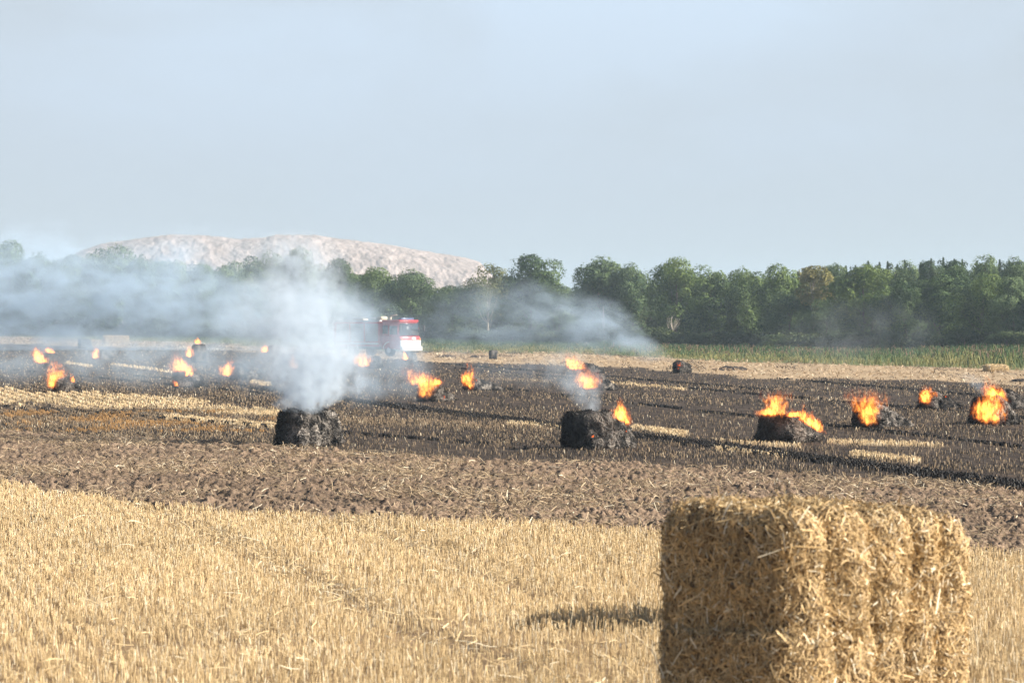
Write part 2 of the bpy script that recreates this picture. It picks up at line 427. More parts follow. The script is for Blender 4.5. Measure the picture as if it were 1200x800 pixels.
def burnt_stubble():
    Xs, Ys, hs, ws, cs = [], [], [], [], []
    for (n, d0, d1, wd, hh) in ((320000, 52, 100, 0.016, 0.10), (170000, 100, 170, 0.03, 0.10), (80000, 170, 330, 0.07, 0.11)):
        X, Y = wedge_pts(n, d0, d1, 0.195)
        X, Y = snap_rows(X, Y, 0.34 if d0 < 90 else 0.5, 0.05)
        u, v, stub, soil, burnt, tan, grass = layout(X, Y)
        pm = patch_mask(u, v, X, Y); tr = track_field(X, Y, TR_BURN)
        sw = fbm(X * 0.22 + Y * 0.05, Y * 0.06, seed=81, octv=3); cl = fbm(X * 1.8, Y * 0.9, seed=82, octv=3)
        left = sstep(520, 250, u) * sstep(440, 470, v)
        dens = np.clip(0.10 + 0.6 * sstep(0.45, 0.62, sw * 0.55 + cl * 0.45) + 0.5 * left, 0, 1)
        dens = np.maximum(dens * 0.75, pm)
        trk = (tr > 0.15) & (rng.random(len(X)) < tr * 0.9); dens = np.where(trk, 1.3, dens)
        k = rng.random(len(X)) < dens * burnt
        X, Y, pm, left, u, v, trk = X[k], Y[k], pm[k], left[k], u[k], v[k], trk[k]
        n = len(X)
        c = straw_col(n, (0.13, 0.095, 0.065), (0.44, 0.33, 0.21), 0.03)
        blk = rng.random(n) < (0.62 - 0.2 * left) * (1 - pm)
        c[blk] = np.array((0.035, 0.028, 0.024)) * rng.uniform(0.6, 2.2, (blk.sum(), 1))
        bright = (pm > 0.5) & (rng.random(n) < .8)
        c[bright] = straw_col(bright.sum(), (0.5, 0.36, 0.2), (0.85, 0.68, 0.42), .1)
        scor = (v > 482) & (v < 507) & (u < 330) & (rng.random(n) < sstep(.42, .62, fbm(X * .7, Y * .25, seed=88, octv=3)) * .8)
        c[scor] = np.array((0.42, 0.24, 0.09)) * rng.uniform(0.6, 1.3, (scor.sum(), 1))
        c[trk] = np.array((0.014, 0.012, 0.012)) * rng.uniform(0.6, 1.6, (trk.sum(), 1))
        h = rng.uniform(0.45, 1.0, n) * hh * np.where(pm > .4, 1.2, 1) * np.where(trk, .9, 1)
        Xs.append(X); Ys.append(Y); hs.append(h); ws.append(rng.uniform(0.7, 1.4, n) * wd * np.where(trk, 3, 1)); cs.append(c)
    X = np.concatenate(Xs); Y = np.concatenate(Ys)
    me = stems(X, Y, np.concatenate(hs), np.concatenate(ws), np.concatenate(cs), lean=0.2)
    tag(link('burnt_stubble', me, M_STRAW), 'scorched black and tan stubble of the burnt field', 'stubble', kind='stuff')
burnt_stubble()

def cut_straw():
    """swaths of straw left on the unburnt strip, and dark trampled heaps on it"""
    X, Y = wedge_pts(260000, 140, 620, 0.195)
    u, v, stub, soil, burnt, tan, grass = layout(X, Y)
    k = rng.random(len(X)) < tan
    X, Y, u = X[k], Y[k], u[k]; n = len(X)
    sw = fbm(X * 0.3 + Y * 0.07, Y * 0.05, seed=91, octv=3)
    h = 0.03 + 0.26 * sstep(0.4, 0.65, sw) * rng.random(n)
    c = straw_col(n, (0.30, 0.215, 0.14), (0.60, 0.46, 0.30), 0.05)
    dk = (fbm(X * 0.5, Y * 0.06, seed=95, octv=3) > 0.64)
    c[dk] *= 0.3
    a = rng.uniform(0, 2 * math.pi, n); tilt = rng.normal(0, 0.5, n)
    D = np.stack([np.cos(a) * np.cos(tilt), np.sin(a) * np.cos(tilt), np.sin(tilt)], -1)
    me = ribbons(np.stack([X, Y, h], -1), D, np.tile([0, 0, 1.0], (n, 1)), rng.uniform(0.1, 0.3, n) * np.clip(Y / 220, 1, 2), rng.uniform(0.03, 0.07, n) * np.clip(Y / 220, 1, 2), c, rng.normal(0.0, 0.03, n), 'straw_swath', seg=1)
    tag(link('straw_swath', me, M_STRAW), 'rows of pale threshed straw beyond the burnt ground', 'straw', kind='stuff')
cut_straw()

# ------------------------------------------------------------------ grass verge and undergrowth
def verge():
    X, Y = wedge_pts(150000, 190, 680, 0.195)
    u, v = uv_of(X, Y)
    b4 = np.interp(u, *B4)
    lo = np.interp(u, [-100, 0, 500, 850, 1080, 1200, 1300], [386, 389, 400, 405, 404, 410, 412])
    k = (v < b4 - 0.2) & (v > lo - 3)
    X, Y, u, v = X[k], Y[k], u[k], v[k]; n = len(X)
    reed = sstep(1040, 1110, u) * 0.8 + .12 * sstep(800, 1000, u)
    depth = (b4[k] - v) / np.maximum(b4[k] - lo[k], 1)
    n1 = fbm(X * 0.4, Y * 0.05, seed=101, octv=4)
    h = (0.26 + 0.38 * reed + 0.3 * depth) * rng.uniform(0.6, 1.15, n) * (0.6 + 0.8 * n1)
    yel = np.array((0.27, 0.245, 0.095)); grn = np.array((0.075, 0.13, 0.04)); dgr = np.array((0.05, 0.09, 0.035)); brn = np.array((0.22, 0.15, 0.09))
    t = np.clip(.12 + depth * 0.8 + .3 * sstep(780, 900, u) * sstep(1110, 1060, u) + rng.normal(0, 0.2, n) + (n1 - .5) * 2.2, 0, 1)[:, None]
    c = (yel * (1 - t) + grn * t)
    kk = rng.random(n) < np.clip(depth * 1.5 - 0.2, 0, .92); c[kk] = dgr * rng.uniform(0.7, 1.6, (kk.sum(), 1))
    kb = (rng.random(n) < 0.25 * sstep(650, 800, u)) & (depth > 0.35); c[kb] = brn
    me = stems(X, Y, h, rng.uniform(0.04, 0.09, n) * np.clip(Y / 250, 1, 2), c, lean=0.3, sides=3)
    tag(link('tall_grass', me, M_LEAF), 'tall green and straw-yellow grass along the wood', 'grass', kind='stuff')
verge()

# ------------------------------------------------------------------ foliage
def leaf_quads(C, size, col, nrm=None):
    n = len(C)
    A = rng.normal(size=(n, 3)); A /= np.linalg.norm(A, axis=1)[:, None]
    if nrm is not None:
        A = A * 0.55 + nrm; A /= np.linalg.norm(A, axis=1)[:, None] + 1e-9
    T = np.cross(A, rng.normal(size=(n, 3))); T /= np.linalg.norm(T, axis=1)[:, None] + 1e-9
    B = np.cross(A, T)
    s = size[:, None]
    V = np.stack([C - T * s * .5, C - B * s * .38 + A * s * .08, C + T * s * .5, C + B * s * .38 + A * s * .08], 1)
    F = (np.arange(n) * 4)[:, None] + np.arange(4)[None]
    return V.reshape(-1, 3), F, np.repeat(col, 4, 0)
def crown_mesh(name, H, W, base, nblob, nleaf, col, col2, leaf=0.26, seed=1, conifer=False, sparse=0.0):
    r = np.random.default_rng(seed)
    blobs = []
    if conifer:
        k = 0; z = base
        while z < H:
            t = (z - base) / (H - base)
            R = W / 2 * (1 - t) ** 0.42 * r.uniform(0.75, 1.1) + 0.05
            for q in range(max(1, int(6 * (1 - t) + 1))):
                a = r.uniform(0, 2 * math.pi); rr = R * r.uniform(0.3, 0.85)
                blobs.append((rr * math.cos(a), rr * math.sin(a), z + r.uniform(-.3, .4) - .5 * rr, max(0.34, R * 0.5), 0.9))
            z += r.uniform(0.35, 0.6)
    else:
        zc = (H + base) / 2; hh = (H - base) / 2
        while len(blobs) < nblob:
            p = r.normal(size=3); p /= np.linalg.norm(p); rad = r.uniform(0.45, 0.84)
            x, y, z = p[0] * W / 2 * rad, p[1] * W / 2 * rad, zc + p[2] * hh * rad
            t = (z - base) / (H - base)
            taper = 1.0 if t < 0.55 else 1.0 - 0.3 * (t - 0.55) / 0.45
            b = r.uniform(0.12, 0.27) * min(W, H - base)
            if z + b > H: z = H - b
            blobs.append((x * taper, y * taper, z, b, 0.8))
    blobs = np.array(blobs)
    wts = blobs[:, 3] ** (1.3 if conifer else 2); wts /= wts.sum()
    bi = r.choice(len(blobs), nleaf, p=wts)
    p = r.normal(size=(nleaf, 3)); p /= np.linalg.norm(p, axis=1)[:, None]
    nz = fbm(p[:, 0] * 2.2 + bi * 3.1, p[:, 1] * 2.2, p[:, 2] * 2.2 + bi, seed=seed, octv=3)
    rad = r.uniform(0.82, 1.0, nleaf) * (0.62 + 0.76 * nz)
    C = blobs[bi, :3] + p * (blobs[bi, 3] * rad)[:, None] * np.stack([np.ones(nleaf), np.ones(nleaf), blobs[bi, 4]], -1)
    if conifer:
        m_ = r.random(nleaf) < 0.05; q = int(m_.sum()); zz = H - (H - base) * 0.75 * r.random(q) ** 1.3
        rr = (0.05 + (H - zz) * 0.17) * r.random(q) ** .5; aa = r.uniform(0, 6.28, q)
        C[m_] = np.stack([rr * np.cos(aa), rr * np.sin(aa), zz], -1)
    hole = fbm(C[:, 0] * 0.9, C[:, 1] * 0.9, C[:, 2] * 0.9, seed=seed + 5, octv=2)
    k = hole > (0.30 + sparse - (.2 if conifer else 0))
    C, p, bi = C[k], p[k], bi[k]; n = len(C)
    bt = r.uniform(0, 1, len(blobs))[bi]
    t = np.clip(bt * 0.75 + r.normal(0.12, 0.2, n), 0, 1)[:, None]
    c = np.array(col) * (1 - t) + np.array(col2) * t
    V, F, Cc = leaf_quads(C, r.uniform(0.6, 1.25, n) * leaf, c, nrm=p)
    return mesh_np(name, V, F, col=Cc), blobs
def trunk_mesh(name, H, r0, blobs, seed, lean=0.0, k=7, fork=False):
    r = random.Random(seed); mb = MB()
    pts = []; n = 7
    for i in range(n + 1):
        t = i / n
        pts.append((lean * t * H + r.uniform(-.08, .08) * H * 0.1 * t * 4, r.uniform(-.06, .06) * H * .1 * 4 * t, -0.2 + t * H * 0.9))
    mb.tube(pts, [r0 * (1.25 if i == 0 else 1 - 0.85 * i / n) for i in range(n + 1)], k)
    sel = r.sample(range(len(blobs)), min(12, len(blobs)))
    for b in sel:
        bx, by, bz = blobs[b][:3]
        t = max(0.18, min(0.85, (bz / H) * 0.65)); p0 = np.array(pts[int(t * n)])
        p1 = np.array((bx, by, bz)); m = (p0 + p1) / 2 + np.array([0, 0, -0.08 * H * r.random()])
        rr = r0 * (1 - t) * 0.5
        mb.tube([p0, m, p1], [rr, rr * .6, rr * .2], 5)
    s = mb
    F = [np.concatenate(s.Q), np.concatenate(s.T)]
    return mesh_np(name, np.concatenate(s.V), F, smooth=True)
GA, GB = (0.030, 0.066, 0.024), (0.18, 0.25, 0.066)
KIND = {}
def reg(kind, H, W, base, nb, nl, c1, c2, leaf, seed, r0=0.22, bark=M_BARK, **kw):
    cm, bl = crown_mesh('crown', H, W, base, nb, nl, c1, c2, leaf, seed, **kw)
    cm.materials.append(M_LEAF)
    tm = trunk_mesh('trunk', H, r0, bl, seed); tm.materials.append(bark)
    KIND.setdefault(kind, []).append((H, W, cm, tm))
for i in range(5):
    reg('oak', 11, 8.6 - 0.5 * (i % 3), 1.0 + 0.3 * (i % 2), 27, 19000, GA, GB, 0.25, 100 + i)
for i in range(3):
    reg('darkoak', 11, 8.2, 1.6, 24, 18000, (0.024, 0.056, 0.024), (0.13, 0.195, 0.056), 0.24, 120 + i)
for i in range(3):
    reg('light', 11, 7.4, 0.8, 30, 18000, (0.05, 0.10, 0.026), (0.185, 0.245, 0.06), 0.24, 140 + i)
for i in range(3):
    reg('grey', 11, 8.0, 0.6, 28, 18000, (0.040, 0.080, 0.038), (0.17, 0.235, 0.095), 0.24, 160 + i)
for i in range(2):
    reg('birch', 11, 5.4, 2.8, 34, 7500, (0.09, 0.12, 0.035), (0.22, 0.22, 0.08), 0.22, 180 + i, r0=0.16, bark=M_BARKP, sparse=0.09)
reg('yellow', 11, 5.2, 5.0, 26, 9000, (0.15, 0.15, 0.04), (0.30, 0.26, 0.09), 0.24, 190, r0=0.26, bark=M_BARKP, sparse=0.04)
for i in range(4):
    reg('pine', 12, 5.2, 5.0, 0, 13000, (0.035, 0.062, 0.032), (0.10, 0.14, 0.065), 0.22, 200 + i, conifer=True)
for i in range(3):
    reg('bush', 4, 5.0, -0.2, 30, 9000, GA, (0.11, 0.15, 0.05), 0.22, 220 + i, r0=0.1)
reg('dead', 9, 3.0, 5, 14, 10, GA, GB, 0.05, 240, r0=0.2, bark=M_BARKP)

def plant_tree(kind, u, d, vtop, wpx, label, group=None, seed=0, name='tree', cat='tree', zbase=0.0):
    r = random.Random(seed)
    H0, W0, cm, tm = KIND[kind][r.randrange(len(KIND[kind]))]
    P = FPX / d
    H = H_EYE - (vtop - 3.5 * (kind not in ('bush', 'dead', 'pine')) - V0) / P
    W = wpx / P
    e = empty(name, ((u - 600) / P, d, zbase), r.uniform(0, 6.28))
    s = (W / W0, W / W0, H / H0)
    e.scale = s
    if kind != 'dead': link('crown', cm, parent=e)
    link('trunk', tm, parent=e)
    tag(e, label, cat, group)
    return e
def dtree(u):
    return float(np.interp(u, [-80, 0, 250, 500, 700, 850, 1000, 1200, 1300], [600, 560, 490, 415, 365, 335, 310, 280, 268]))
# front trees: kind, u, top v, width px, label
FT = [
 ('grey', -28, 285, 95, 'tall hazy tree cut by the left edge of the photo'),
 ('oak', 12, 281, 62, 'high hazy tree near the left edge of the photo, tallest before the white heap starts'),
 ('grey', 48, 296, 56, 'smoke-veiled round tree just left of the white heap foot'),
 ('oak', 84, 302, 52, 'low smoke-veiled tree at the left foot of the white heap'),
 ('oak', 128, 284, 66, 'broad tall tree standing against the left shoulder of the white heap'),
 ('grey', 166, 299, 44, 'smaller tree joining the broad one on its right, below the white heap'),
 ('light', 203, 300, 42, 'light green tree top in the smoke under the white heap, left of its middle'),
 ('grey', 238, 309, 46, 'low tree in smoke under the middle of the white heap'),
 ('oak', 272, 304, 44, 'green tree with a pointed top left of the main smoke column'),
 ('oak', 308, 293, 58, 'tree hidden by the top of the main smoke column'),
 ('grey', 352, 290, 52, 'tall tree directly behind the rising smoke column'),
 ('darkoak', 398, 303, 52, 'dark green tree right of the smoke column, before the white heap'),
 ('oak', 436, 311, 56, 'rounded tree above the rear of the fire engine'),
 ('grey', 480, 316, 66, 'wide grey-green tree above the fire engine cab'),
 ('darkoak', 530, 330, 60, 'low dark tree right of the fire engine, at the right foot of the white heap'),
 ('birch', 572, 309, 46, 'thin pale-limbed birch left of the high dark oak'),
 ('darkoak', 622, 298, 74, 'high dark oak standing alone against the sky left of the gap'),
 ('grey', 655, 334, 56, 'low grey-green tree filling the gap in the tree tops'),
 ('grey', 702, 301, 78, 'broad hazy oak right of the gap in the tree tops'),
 ('grey', 742, 309, 56, 'hazy tree joined to the broad oak on its right'),
 ('light', 792, 301, 62, 'tall tree with light green top above the smoking bale'),
 ('oak', 832, 315, 56, 'dark green tree right of the one with the light green top'),
 ('light', 856, 352, 40, 'small yellow-green tree low in the wood edge above the dark straw heap'),
 ('oak', 876, 312, 52, 'olive green tree with an even round crown, third left of the yellowing one'),
 ('oak', 915, 309, 56, 'leafy round tree two left of the yellowing one'),
 ('grey', 925, 342, 52, 'low bushy tree left of the forked pale trunk'),
 ('yellow', 955, 313, 44, 'yellowing tree on a pale forked trunk'),
 ('grey', 968, 352, 46, 'low grey-green tree beside the forked pale trunk'),
 ('light', 1012, 305, 76, 'large bright green tree right of the yellowing one'),
 ('darkoak', 1062, 330, 52, 'dark tree in the shade right of the large bright green one'),
 ('darkoak', 1100, 318, 80, 'wide dark oak at the corner of the reeds'),
 ('oak', 1150, 318, 66, 'oak behind the lone straw bale in the reeds'),
 ('grey', 1187, 324, 58, 'grey-green tree near the right edge of the photo'),
 ('oak', 1232, 318, 70, 'oak cut by the right edge of the photo'),
]
for i, (k, u, vt, w, lab) in enumerate(FT):
    plant_tree(k, u, dtree(u) + random.Random(i).uniform(-4, 6), vt, w * 1.12, lab, 'trees of the wood edge', seed=i * 7 + 3)
SKY = ([-50, 60, 140, 200, 250, 330, 400, 450, 520, 560, 600, 640, 662, 690, 760, 800, 870, 940, 1000, 1060, 1100, 1150, 1200, 1260], [290, 304, 292, 305, 314, 300, 309, 322, 337, 330, 318, 326, 340, 318, 322, 313, 318, 313, 307, 304, 302, 298, 299, 298])
r_ = random.Random(5)
u = -60.0; i = 0
while u < 1270:                      # second row closes the wood
    sky = float(np.interp(u, *SKY)) + r_.uniform(-4, 9) - 2 * (u > 700)
    plant_tree(r_.choice(['oak', 'darkoak', 'grey']), u, dtree(u) + r_.uniform(14, 26), sky + (20 if 645 < u < 675 else 0), r_.uniform(52, 66), 'leafy tree standing inside the wood, behind its front row', 'trees inside the wood', seed=500 + i)
    u += r_.uniform(30, 40); i += 1
u = -50.0
while u < 1270:                      # third row, low dark crowns
    sky = float(np.interp(u, *SKY)) + r_.uniform(2, 14)
    plant_tree(r_.choice(['darkoak', 'oak']), u, dtree(u) + r_.uniform(30, 46), sky + (14 if 645 < u < 675 else 0), r_.uniform(58, 72), 'leafy tree standing inside the wood, behind its front row', 'trees inside the wood', seed=800 + i)
    u += r_.uniform(38, 48); i += 1
u = 935.0
while u < 1275:                      # conifers rising behind the oaks on the right
    top = float(np.interp(u, [930, 1000, 1060, 1100, 1150, 1200, 1280], [311, 306, 302, 301, 298, 299, 299])) + r_.uniform(1, 8)
    plant_tree('pine', u, dtree(u) + r_.uniform(22, 60), top, r_.uniform(34, 50), 'dark conifer with a pointed tip rising behind the oaks on the right', 'conifers behind the oaks', seed=900 + i, name='conifer', cat='conifer')
    u += r_.uniform(8, 19); i += 1
plant_tree('dead', 708, dtree(708) - 6, 352, 18, 'bare pale dead trunk standing in the smoke before the broad hazy oak', seed=3, name='dead_tree', cat='dead tree')
plant_tree('dead', 787, dtree(787) - 5, 366, 30, 'bare reddish dead snag in front of the tree with the light green top', seed=4, name='dead_tree', cat='dead tree')
for i, (u, vt, w, lab) in enumerate([(512, 381, 34, 'low dark bush just right of the fire engine'), (545, 384, 30, 'bush behind the grass, second right of the fire engine'), (600, 386, 34, 'bush under the high dark oak'),
        (668, 384, 34, 'smoke-veiled bush under the gap in the tree tops'), (750, 386, 34, 'bush left of the reddish dead snag'), (818, 388, 34, 'bush right of the reddish dead snag'), (862, 386, 38, 'bush under the small yellow-green tree'),
        (905, 390, 44, 'bush two left of the large bright green tree'), (1000, 388, 50, 'bush under the large bright green tree'), (1046, 386, 36, 'bush at the right foot of the large bright green tree'),
        (1085, 388, 46, 'bush under the wide dark oak'), (1130, 384, 40, 'bush left of the lone straw bale, under the oaks'), (1180, 386, 46, 'bush under the trees at the right edge')]):
    plant_tree('bush', u, dtree(u) - 8 - (i % 3), vt, w, lab, 'bushes along the wood edge', seed=1200 + i, name='bush', cat='bush')

def undergrowth():
    C, S, K = [], [], []
    for (off, n, hmax, wob) in ((-5, 60000, 1.9, 0), (14, 50000, 3.6, 1), (34, 30000, 4.5, 2)):
        uu = rng.uniform(-70, 1270, n); d = np.interp(uu, [-80, 0, 250, 500, 700, 850, 1000, 1200, 1300], [600, 560, 490, 415, 365, 335, 310, 280, 268]) + off + rng.normal(0, 1.6, n)
        X = (uu - 600) / FPX * d
        top = hmax * (0.35 + 1.1 * fbm(X * 0.35, np.full(n, off * 1.0), seed=401 + wob, octv=3))
        z = top * rng.random(n) ** 0.7
        C.append(np.stack([X, d, z], -1)); S.append(rng.uniform(0.2, 0.42, n))
        t = np.clip(fbm(X * 0.5, z, seed=411, octv=2) + rng.normal(0, .15, n), 0, 1)[:, None]
        K.append(np.array((0.03, 0.055, 0.022)) * (1 - t) + np.array((0.12, 0.15, 0.055)) * t)
    V, F, c = leaf_quads(np.concatenate(C), np.concatenate(S), np.concatenate(K))
    tag(link('undergrowth', mesh_np('undergrowth', V, F, col=c), M_LEAF), 'dense green undergrowth at the foot of the wood', 'undergrowth', kind='stuff')
undergrowth()

# ------------------------------------------------------------------ white spoil heap on the horizon
def spoil_heap():
    D = 1500.0; P = FPX / D
    us = np.linspace(20, 640, 760); ys = np.linspace(-1, 1, 260)
    sil = np.interp(us, [20, 60, 95, 120, 160, 200, 240, 280, 310, 325, 370, 400, 450, 500, 540, 562, 580, 610, 640], [372, 325, 293, 285, 279, 274, 275, 279, 277.5, 274, 274.5, 279, 285, 293.5, 300, 306, 325, 352, 375])
    Hh = H_EYE + (V0 - sil) / P
    U, T = np.meshgrid(us, ys)
    X = (U - 600) / P; Y = D + T * 95
    prof = np.clip(1 - np.abs(T) ** 1.9, 0, 1)
    n = fbm(X * 0.05, Y * 0.05, seed=301, octv=5, gain=.6); g = fbm(X * 0.16 + Y * .05, Y * 0.10, seed=305, octv=5, gain=.65)
    Z = np.tile(Hh, (len(ys), 1)) * prof * (1 + 0.0 * n) + (n - .5) * 14 * prof * (1 - prof) + (g - .5) * 7 * sstep(0, .3, prof) * (1.02 - prof) + (1 - np.abs(2 * fbm(X * 0.10 + Y * .06, Y * 0.05, seed=315, octv=5, gain=.62) - 1) - .75) * 2.6 * sstep(0, .25, prof) * (1.1 - prof) + (fbm(X * .5, Y * .3, seed=317, octv=3) - .5) * 1.0 * sstep(0, .3, prof) - 0.5
    c = np.stack([0.335 + 0 * n, 0.28 + 0 * n, 0.262 + 0 * n], -1) * (0.35 + 1.35 * fbm(X * 0.22 + Y * .05, Y * 0.14, seed=309, octv=5, gain=.72))[..., None]
    a, b = X.shape; i = np.arange(a - 1)[:, None]; j = np.arange(b - 1)[None, :]
    F = np.stack([i * b + j, i * b + j + 1, (i + 1) * b + j + 1, (i + 1) * b + j], -1).reshape(-1, 4)
    m = tint_mat('spoil', 0, 0.9, 0.1)
    tag(link('hill', mesh_np('hill', np.stack([X, Y, Z], -1).reshape(-1, 3), F, col=np.clip(c, .05, .85).reshape(-1, 3), smooth=True), m), 'long white spoil heap above the trees', None, kind='structure')
spoil_heap()

# ------------------------------------------------------------------ bales
def cube_grid(n):
    V = {}; P = []; F = []
    def vid(p):
        k = tuple(int(round(x * 1000)) for x in p)
        if k not in V: V[k] = len(P); P.append(p)
        return V[k]
    nx, ny, nz = n
    def face(o, a, b, na, nb):
        ids = [[vid(o + a * (2 * i / na) + b * (2 * j / nb)) for j in range(nb + 1)] for i in range(na + 1)]
        for i in range(na):
            for j in range(nb): F.append((ids[i][j], ids[i + 1][j], ids[i + 1][j + 1], ids[i][j + 1]))
    ex, ey, ez = np.eye(3)
    o = -np.ones(3)
    face(o, ey, ex, ny, nx); face(o + 2 * ez, ex, ey, nx, ny)
    face(o, ex, ez, nx, nz); face(o + 2 * ey, ez, ex, nz, nx)
    face(o, ez, ey, nz, ny); face(o + 2 * ex, ey, ez, ny, nz)
    return np.array(P), np.array(F)
def bale_surface(W, L, H, rnd, n, seed, hprof=None, bulge=0.0, nfl=6, rough=0.05, spread=0.0, fine=6.0, tilt=0.0):
    """local frame: x = width, y = length (y=0 at the near end face), z up; returns verts, faces, normals"""
    P, F = cube_grid(n)
    half = np.array([W, L, H]) / 2
    p = P * half; r = min(rnd, half.min() * .95)
    q = np.clip(p, -(half - r), half - r); d = p - q
    dn = np.linalg.norm(d, axis=1)[:, None]; nrm = d / np.maximum(dn, 1e-6)
    p = q + nrm * r
    s = np.clip(p[:, 1] / L + 0.5, 0, 1)
    side = 1 - np.abs(nrm[:, 1])
    if bulge:
        r0 = np.random.default_rng(seed); edges = np.sort(np.concatenate([[0.0], np.cumsum(r0.uniform(0.7, 1.3, nfl))]))
        edges /= edges[-1]
        ph = np.interp(s, edges, np.arange(len(edges))); sc = np.abs(np.sin(math.pi * ph)) ** 0.6
        p = p + nrm * (side * (sc - 0.7) * bulge)[:, None]
    nz = fbm(p[:, 0] * fine / 2, p[:, 1] * fine / 2 + seed, p[:, 2] * fine / 2, seed=seed, octv=5, gain=.58) - 0.5
    n2 = fbm(p[:, 0] * 1.3, p[:, 1] * 1.3 + seed, p[:, 2] * 1.3, seed=seed + 3, octv=2) - 0.5
    p = p + nrm * (nz * rough * 2 + n2 * rough * 1.7)[:, None]
    z = p[:, 2] + H / 2
    if hprof is not None:
        z = z * np.interp(s, np.linspace(0, 1, len(hprof)), hprof) ; 
    if spread:      # burnt bales lean inwards towards the top
        tp = 1 - 0.16 * np.clip(z / H, 0, 1) ** 1.5; p[:, 0] *= tp; p[:, 1] = (p[:, 1] + L / 2) * (1 - (1 - tp) * .5) - L / 2 + (1 - tp) * L * .18
        k = (1 - np.clip(z / H, 0, 1)) ** 1.5 * spread * (0.4 + s)
        p[:, 0] = p[:, 0] + np.sign(p[:, 0]) * k * W * 0.35; p[:, 1] = p[:, 1] + np.clip(p[:, 1] / L * 2, 0, 1) * k * L * 0.35
    p = np.stack([p[:, 0], p[:, 1] + L / 2, np.maximum(z, -0.04)], -1)
    # recomputed normals
    fn = np.cross(p[F[:, 2]] - p[F[:, 0]], p[F[:, 3]] - p[F[:, 1]])
    nn = np.zeros_like(p)
    for c in range(4): np.add.at(nn, F[:, c], fn)
    nn /= np.linalg.norm(nn, axis=1)[:, None] + 1e-9
    if (nn * (p - p.mean(0))).sum() < 0: nn = -nn; F = F[:, ::-1]
    return p, F, nn, s

def fibres_on(p, F, nn, n, Lr, wr, colfn, lift, bias=None, biasw=0.0, seg=3, name='loose_straw', hair=0.15, seed=0):
    r = np.random.default_rng(seed)
    ar = np.linalg.norm(np.cross(p[F[:, 2]] - p[F[:, 0]], p[F[:, 3]] - p[F[:, 1]]), axis=1); ar /= ar.sum()
    fi = r.choice(len(F), n, p=ar)
    a, b = r.random(n)[:, None], r.random(n)[:, None]
    q = F[fi]; P = (p[q[:, 0]] * (1 - a) + p[q[:, 1]] * a) * (1 - b) + (p[q[:, 3]] * (1 - a) + p[q[:, 2]] * a) * b
    Nn = nn[q[:, 0]]
    D = r.normal(size=(n, 3))
    if bias is not None: D = D + np.asarray(bias) * biasw * r.choice([-1, 1], n)[:, None]
    D = D - Nn * (D * Nn).sum(1)[:, None] * 0.9
    D /= np.linalg.norm(D, axis=1)[:, None]
    D = D + Nn * np.abs(r.normal(0, hair, n))[:, None]; D /= np.linalg.norm(D, axis=1)[:, None]
    P = P + Nn * r.uniform(-0.01, lift, n)[:, None]
    L = r.uniform(*Lr, n)
    return ribbons(P, D, Nn, L, r.uniform(*wr, n), colfn(P, n), r.normal(0.0, 0.15, n) * L, name, seg)

def foreground_bale(z0, H, seed, slump, label, off=(0, 0)):
    W, L = 1.2, 2.4
    phi = math.radians(40)
    Nx, Ny = 2.0 + off[0], 21.2 + off[1]
    # origin: middle of the near end face on the ground line
    ox = Nx - W / 2 * math.cos(phi); oy = Ny + W / 2 * math.sin(phi)
    e = empty('straw_bale', (ox, oy, z0), -phi)
    hp = [1.0, 1.0, .99, .975, .955, .935, .90, 0.86, .76] if slump else None
    p, F, nn, s = bale_surface(W, L, H, 0.12, (60, 110, 44), seed, hp, bulge=0.17, nfl=5, rough=0.06, fine=9)
    if slump:      # the far end has shaken loose
        k = sstep(0.86, 1.0, s) * sstep(H * .35, H, p[:, 2])
        p[:, 2] -= 0.12 * k
    c = np.tile([0.15, 0.095, 0.043], (len(p), 1)) * (0.3 + 0.9 * fbm(p[:, 0] * 9, p[:, 1] * 9, p[:, 2] * 9, seed=seed))[:, None]
    body = link('packed_straw', mesh_np('packed_straw', p, F, col=c, smooth=True), M_BALE, e)
    def cf(P, n):
        c = straw_col(n, (0.22, 0.135, 0.055), (0.76, 0.55, 0.28), 0.08)
        t = fbm(P[:, 0] * 5, P[:, 1] * 5, P[:, 2] * 5, seed=seed + 1)
        t2 = fbm(P[:, 0] * 14, P[:, 1] * 14, P[:, 2] * 14, seed=seed + 2, octv=2)
        return c * (0.30 + 0.75 * t + 0.6 * t2)[:, None]
    me = fibres_on(p, F, nn, 60000, (0.03, 0.13), (0.004, 0.010), cf, 0.035, bias=(0, 0, 1), biasw=0.8, seed=seed, hair=0.3, name='straw_layer')
    tag(link('straw_layer', me, M_BALE, e), kind='stuff')
    me = fibres_on(p, F, nn, 700, (0.12, 0.28), (0.006, 0.012), cf, 0.07, seed=seed + 9, hair=0.55, name='sticking_out_straw')
    tag(link('sticking_out_straw', me, M_BALE, e), kind='stuff')
    mt = simple('twine', (0.35, 0.25, 0.12), .7)
    r0 = np.random.default_rng(seed); edges = np.concatenate([[0.0], np.cumsum(r0.uniform(0.7, 1.3, 6))]); edges /= edges[-1]
    for t in edges[1:-1]:
        y = t * L; x = W / 2 - .015
        hz = H * (np.interp(t, np.linspace(0, 1, 9), hp) if slump else 1)
        MB().tube([(x, y, .03), (x, y, hz - .05), (x - .06, y, hz - .005), (-x + .06, y, hz - .005), (-x, y, hz - .05), (-x, y, .03), (x, y, .03)], 0.004, 5).build('twine', mt, e)
    tag(e, label, 'straw bale', 'straw bales stacked in the foreground')
    return e
foreground_bale(0.755, 0.90, 11, True, 'big pale straw bale on top of the stack in the right foreground')
foreground_bale(0.0, 0.86, 23, False, 'lower straw bale of the foreground stack, cut by the bottom edge', off=(-0.03, -0.05))

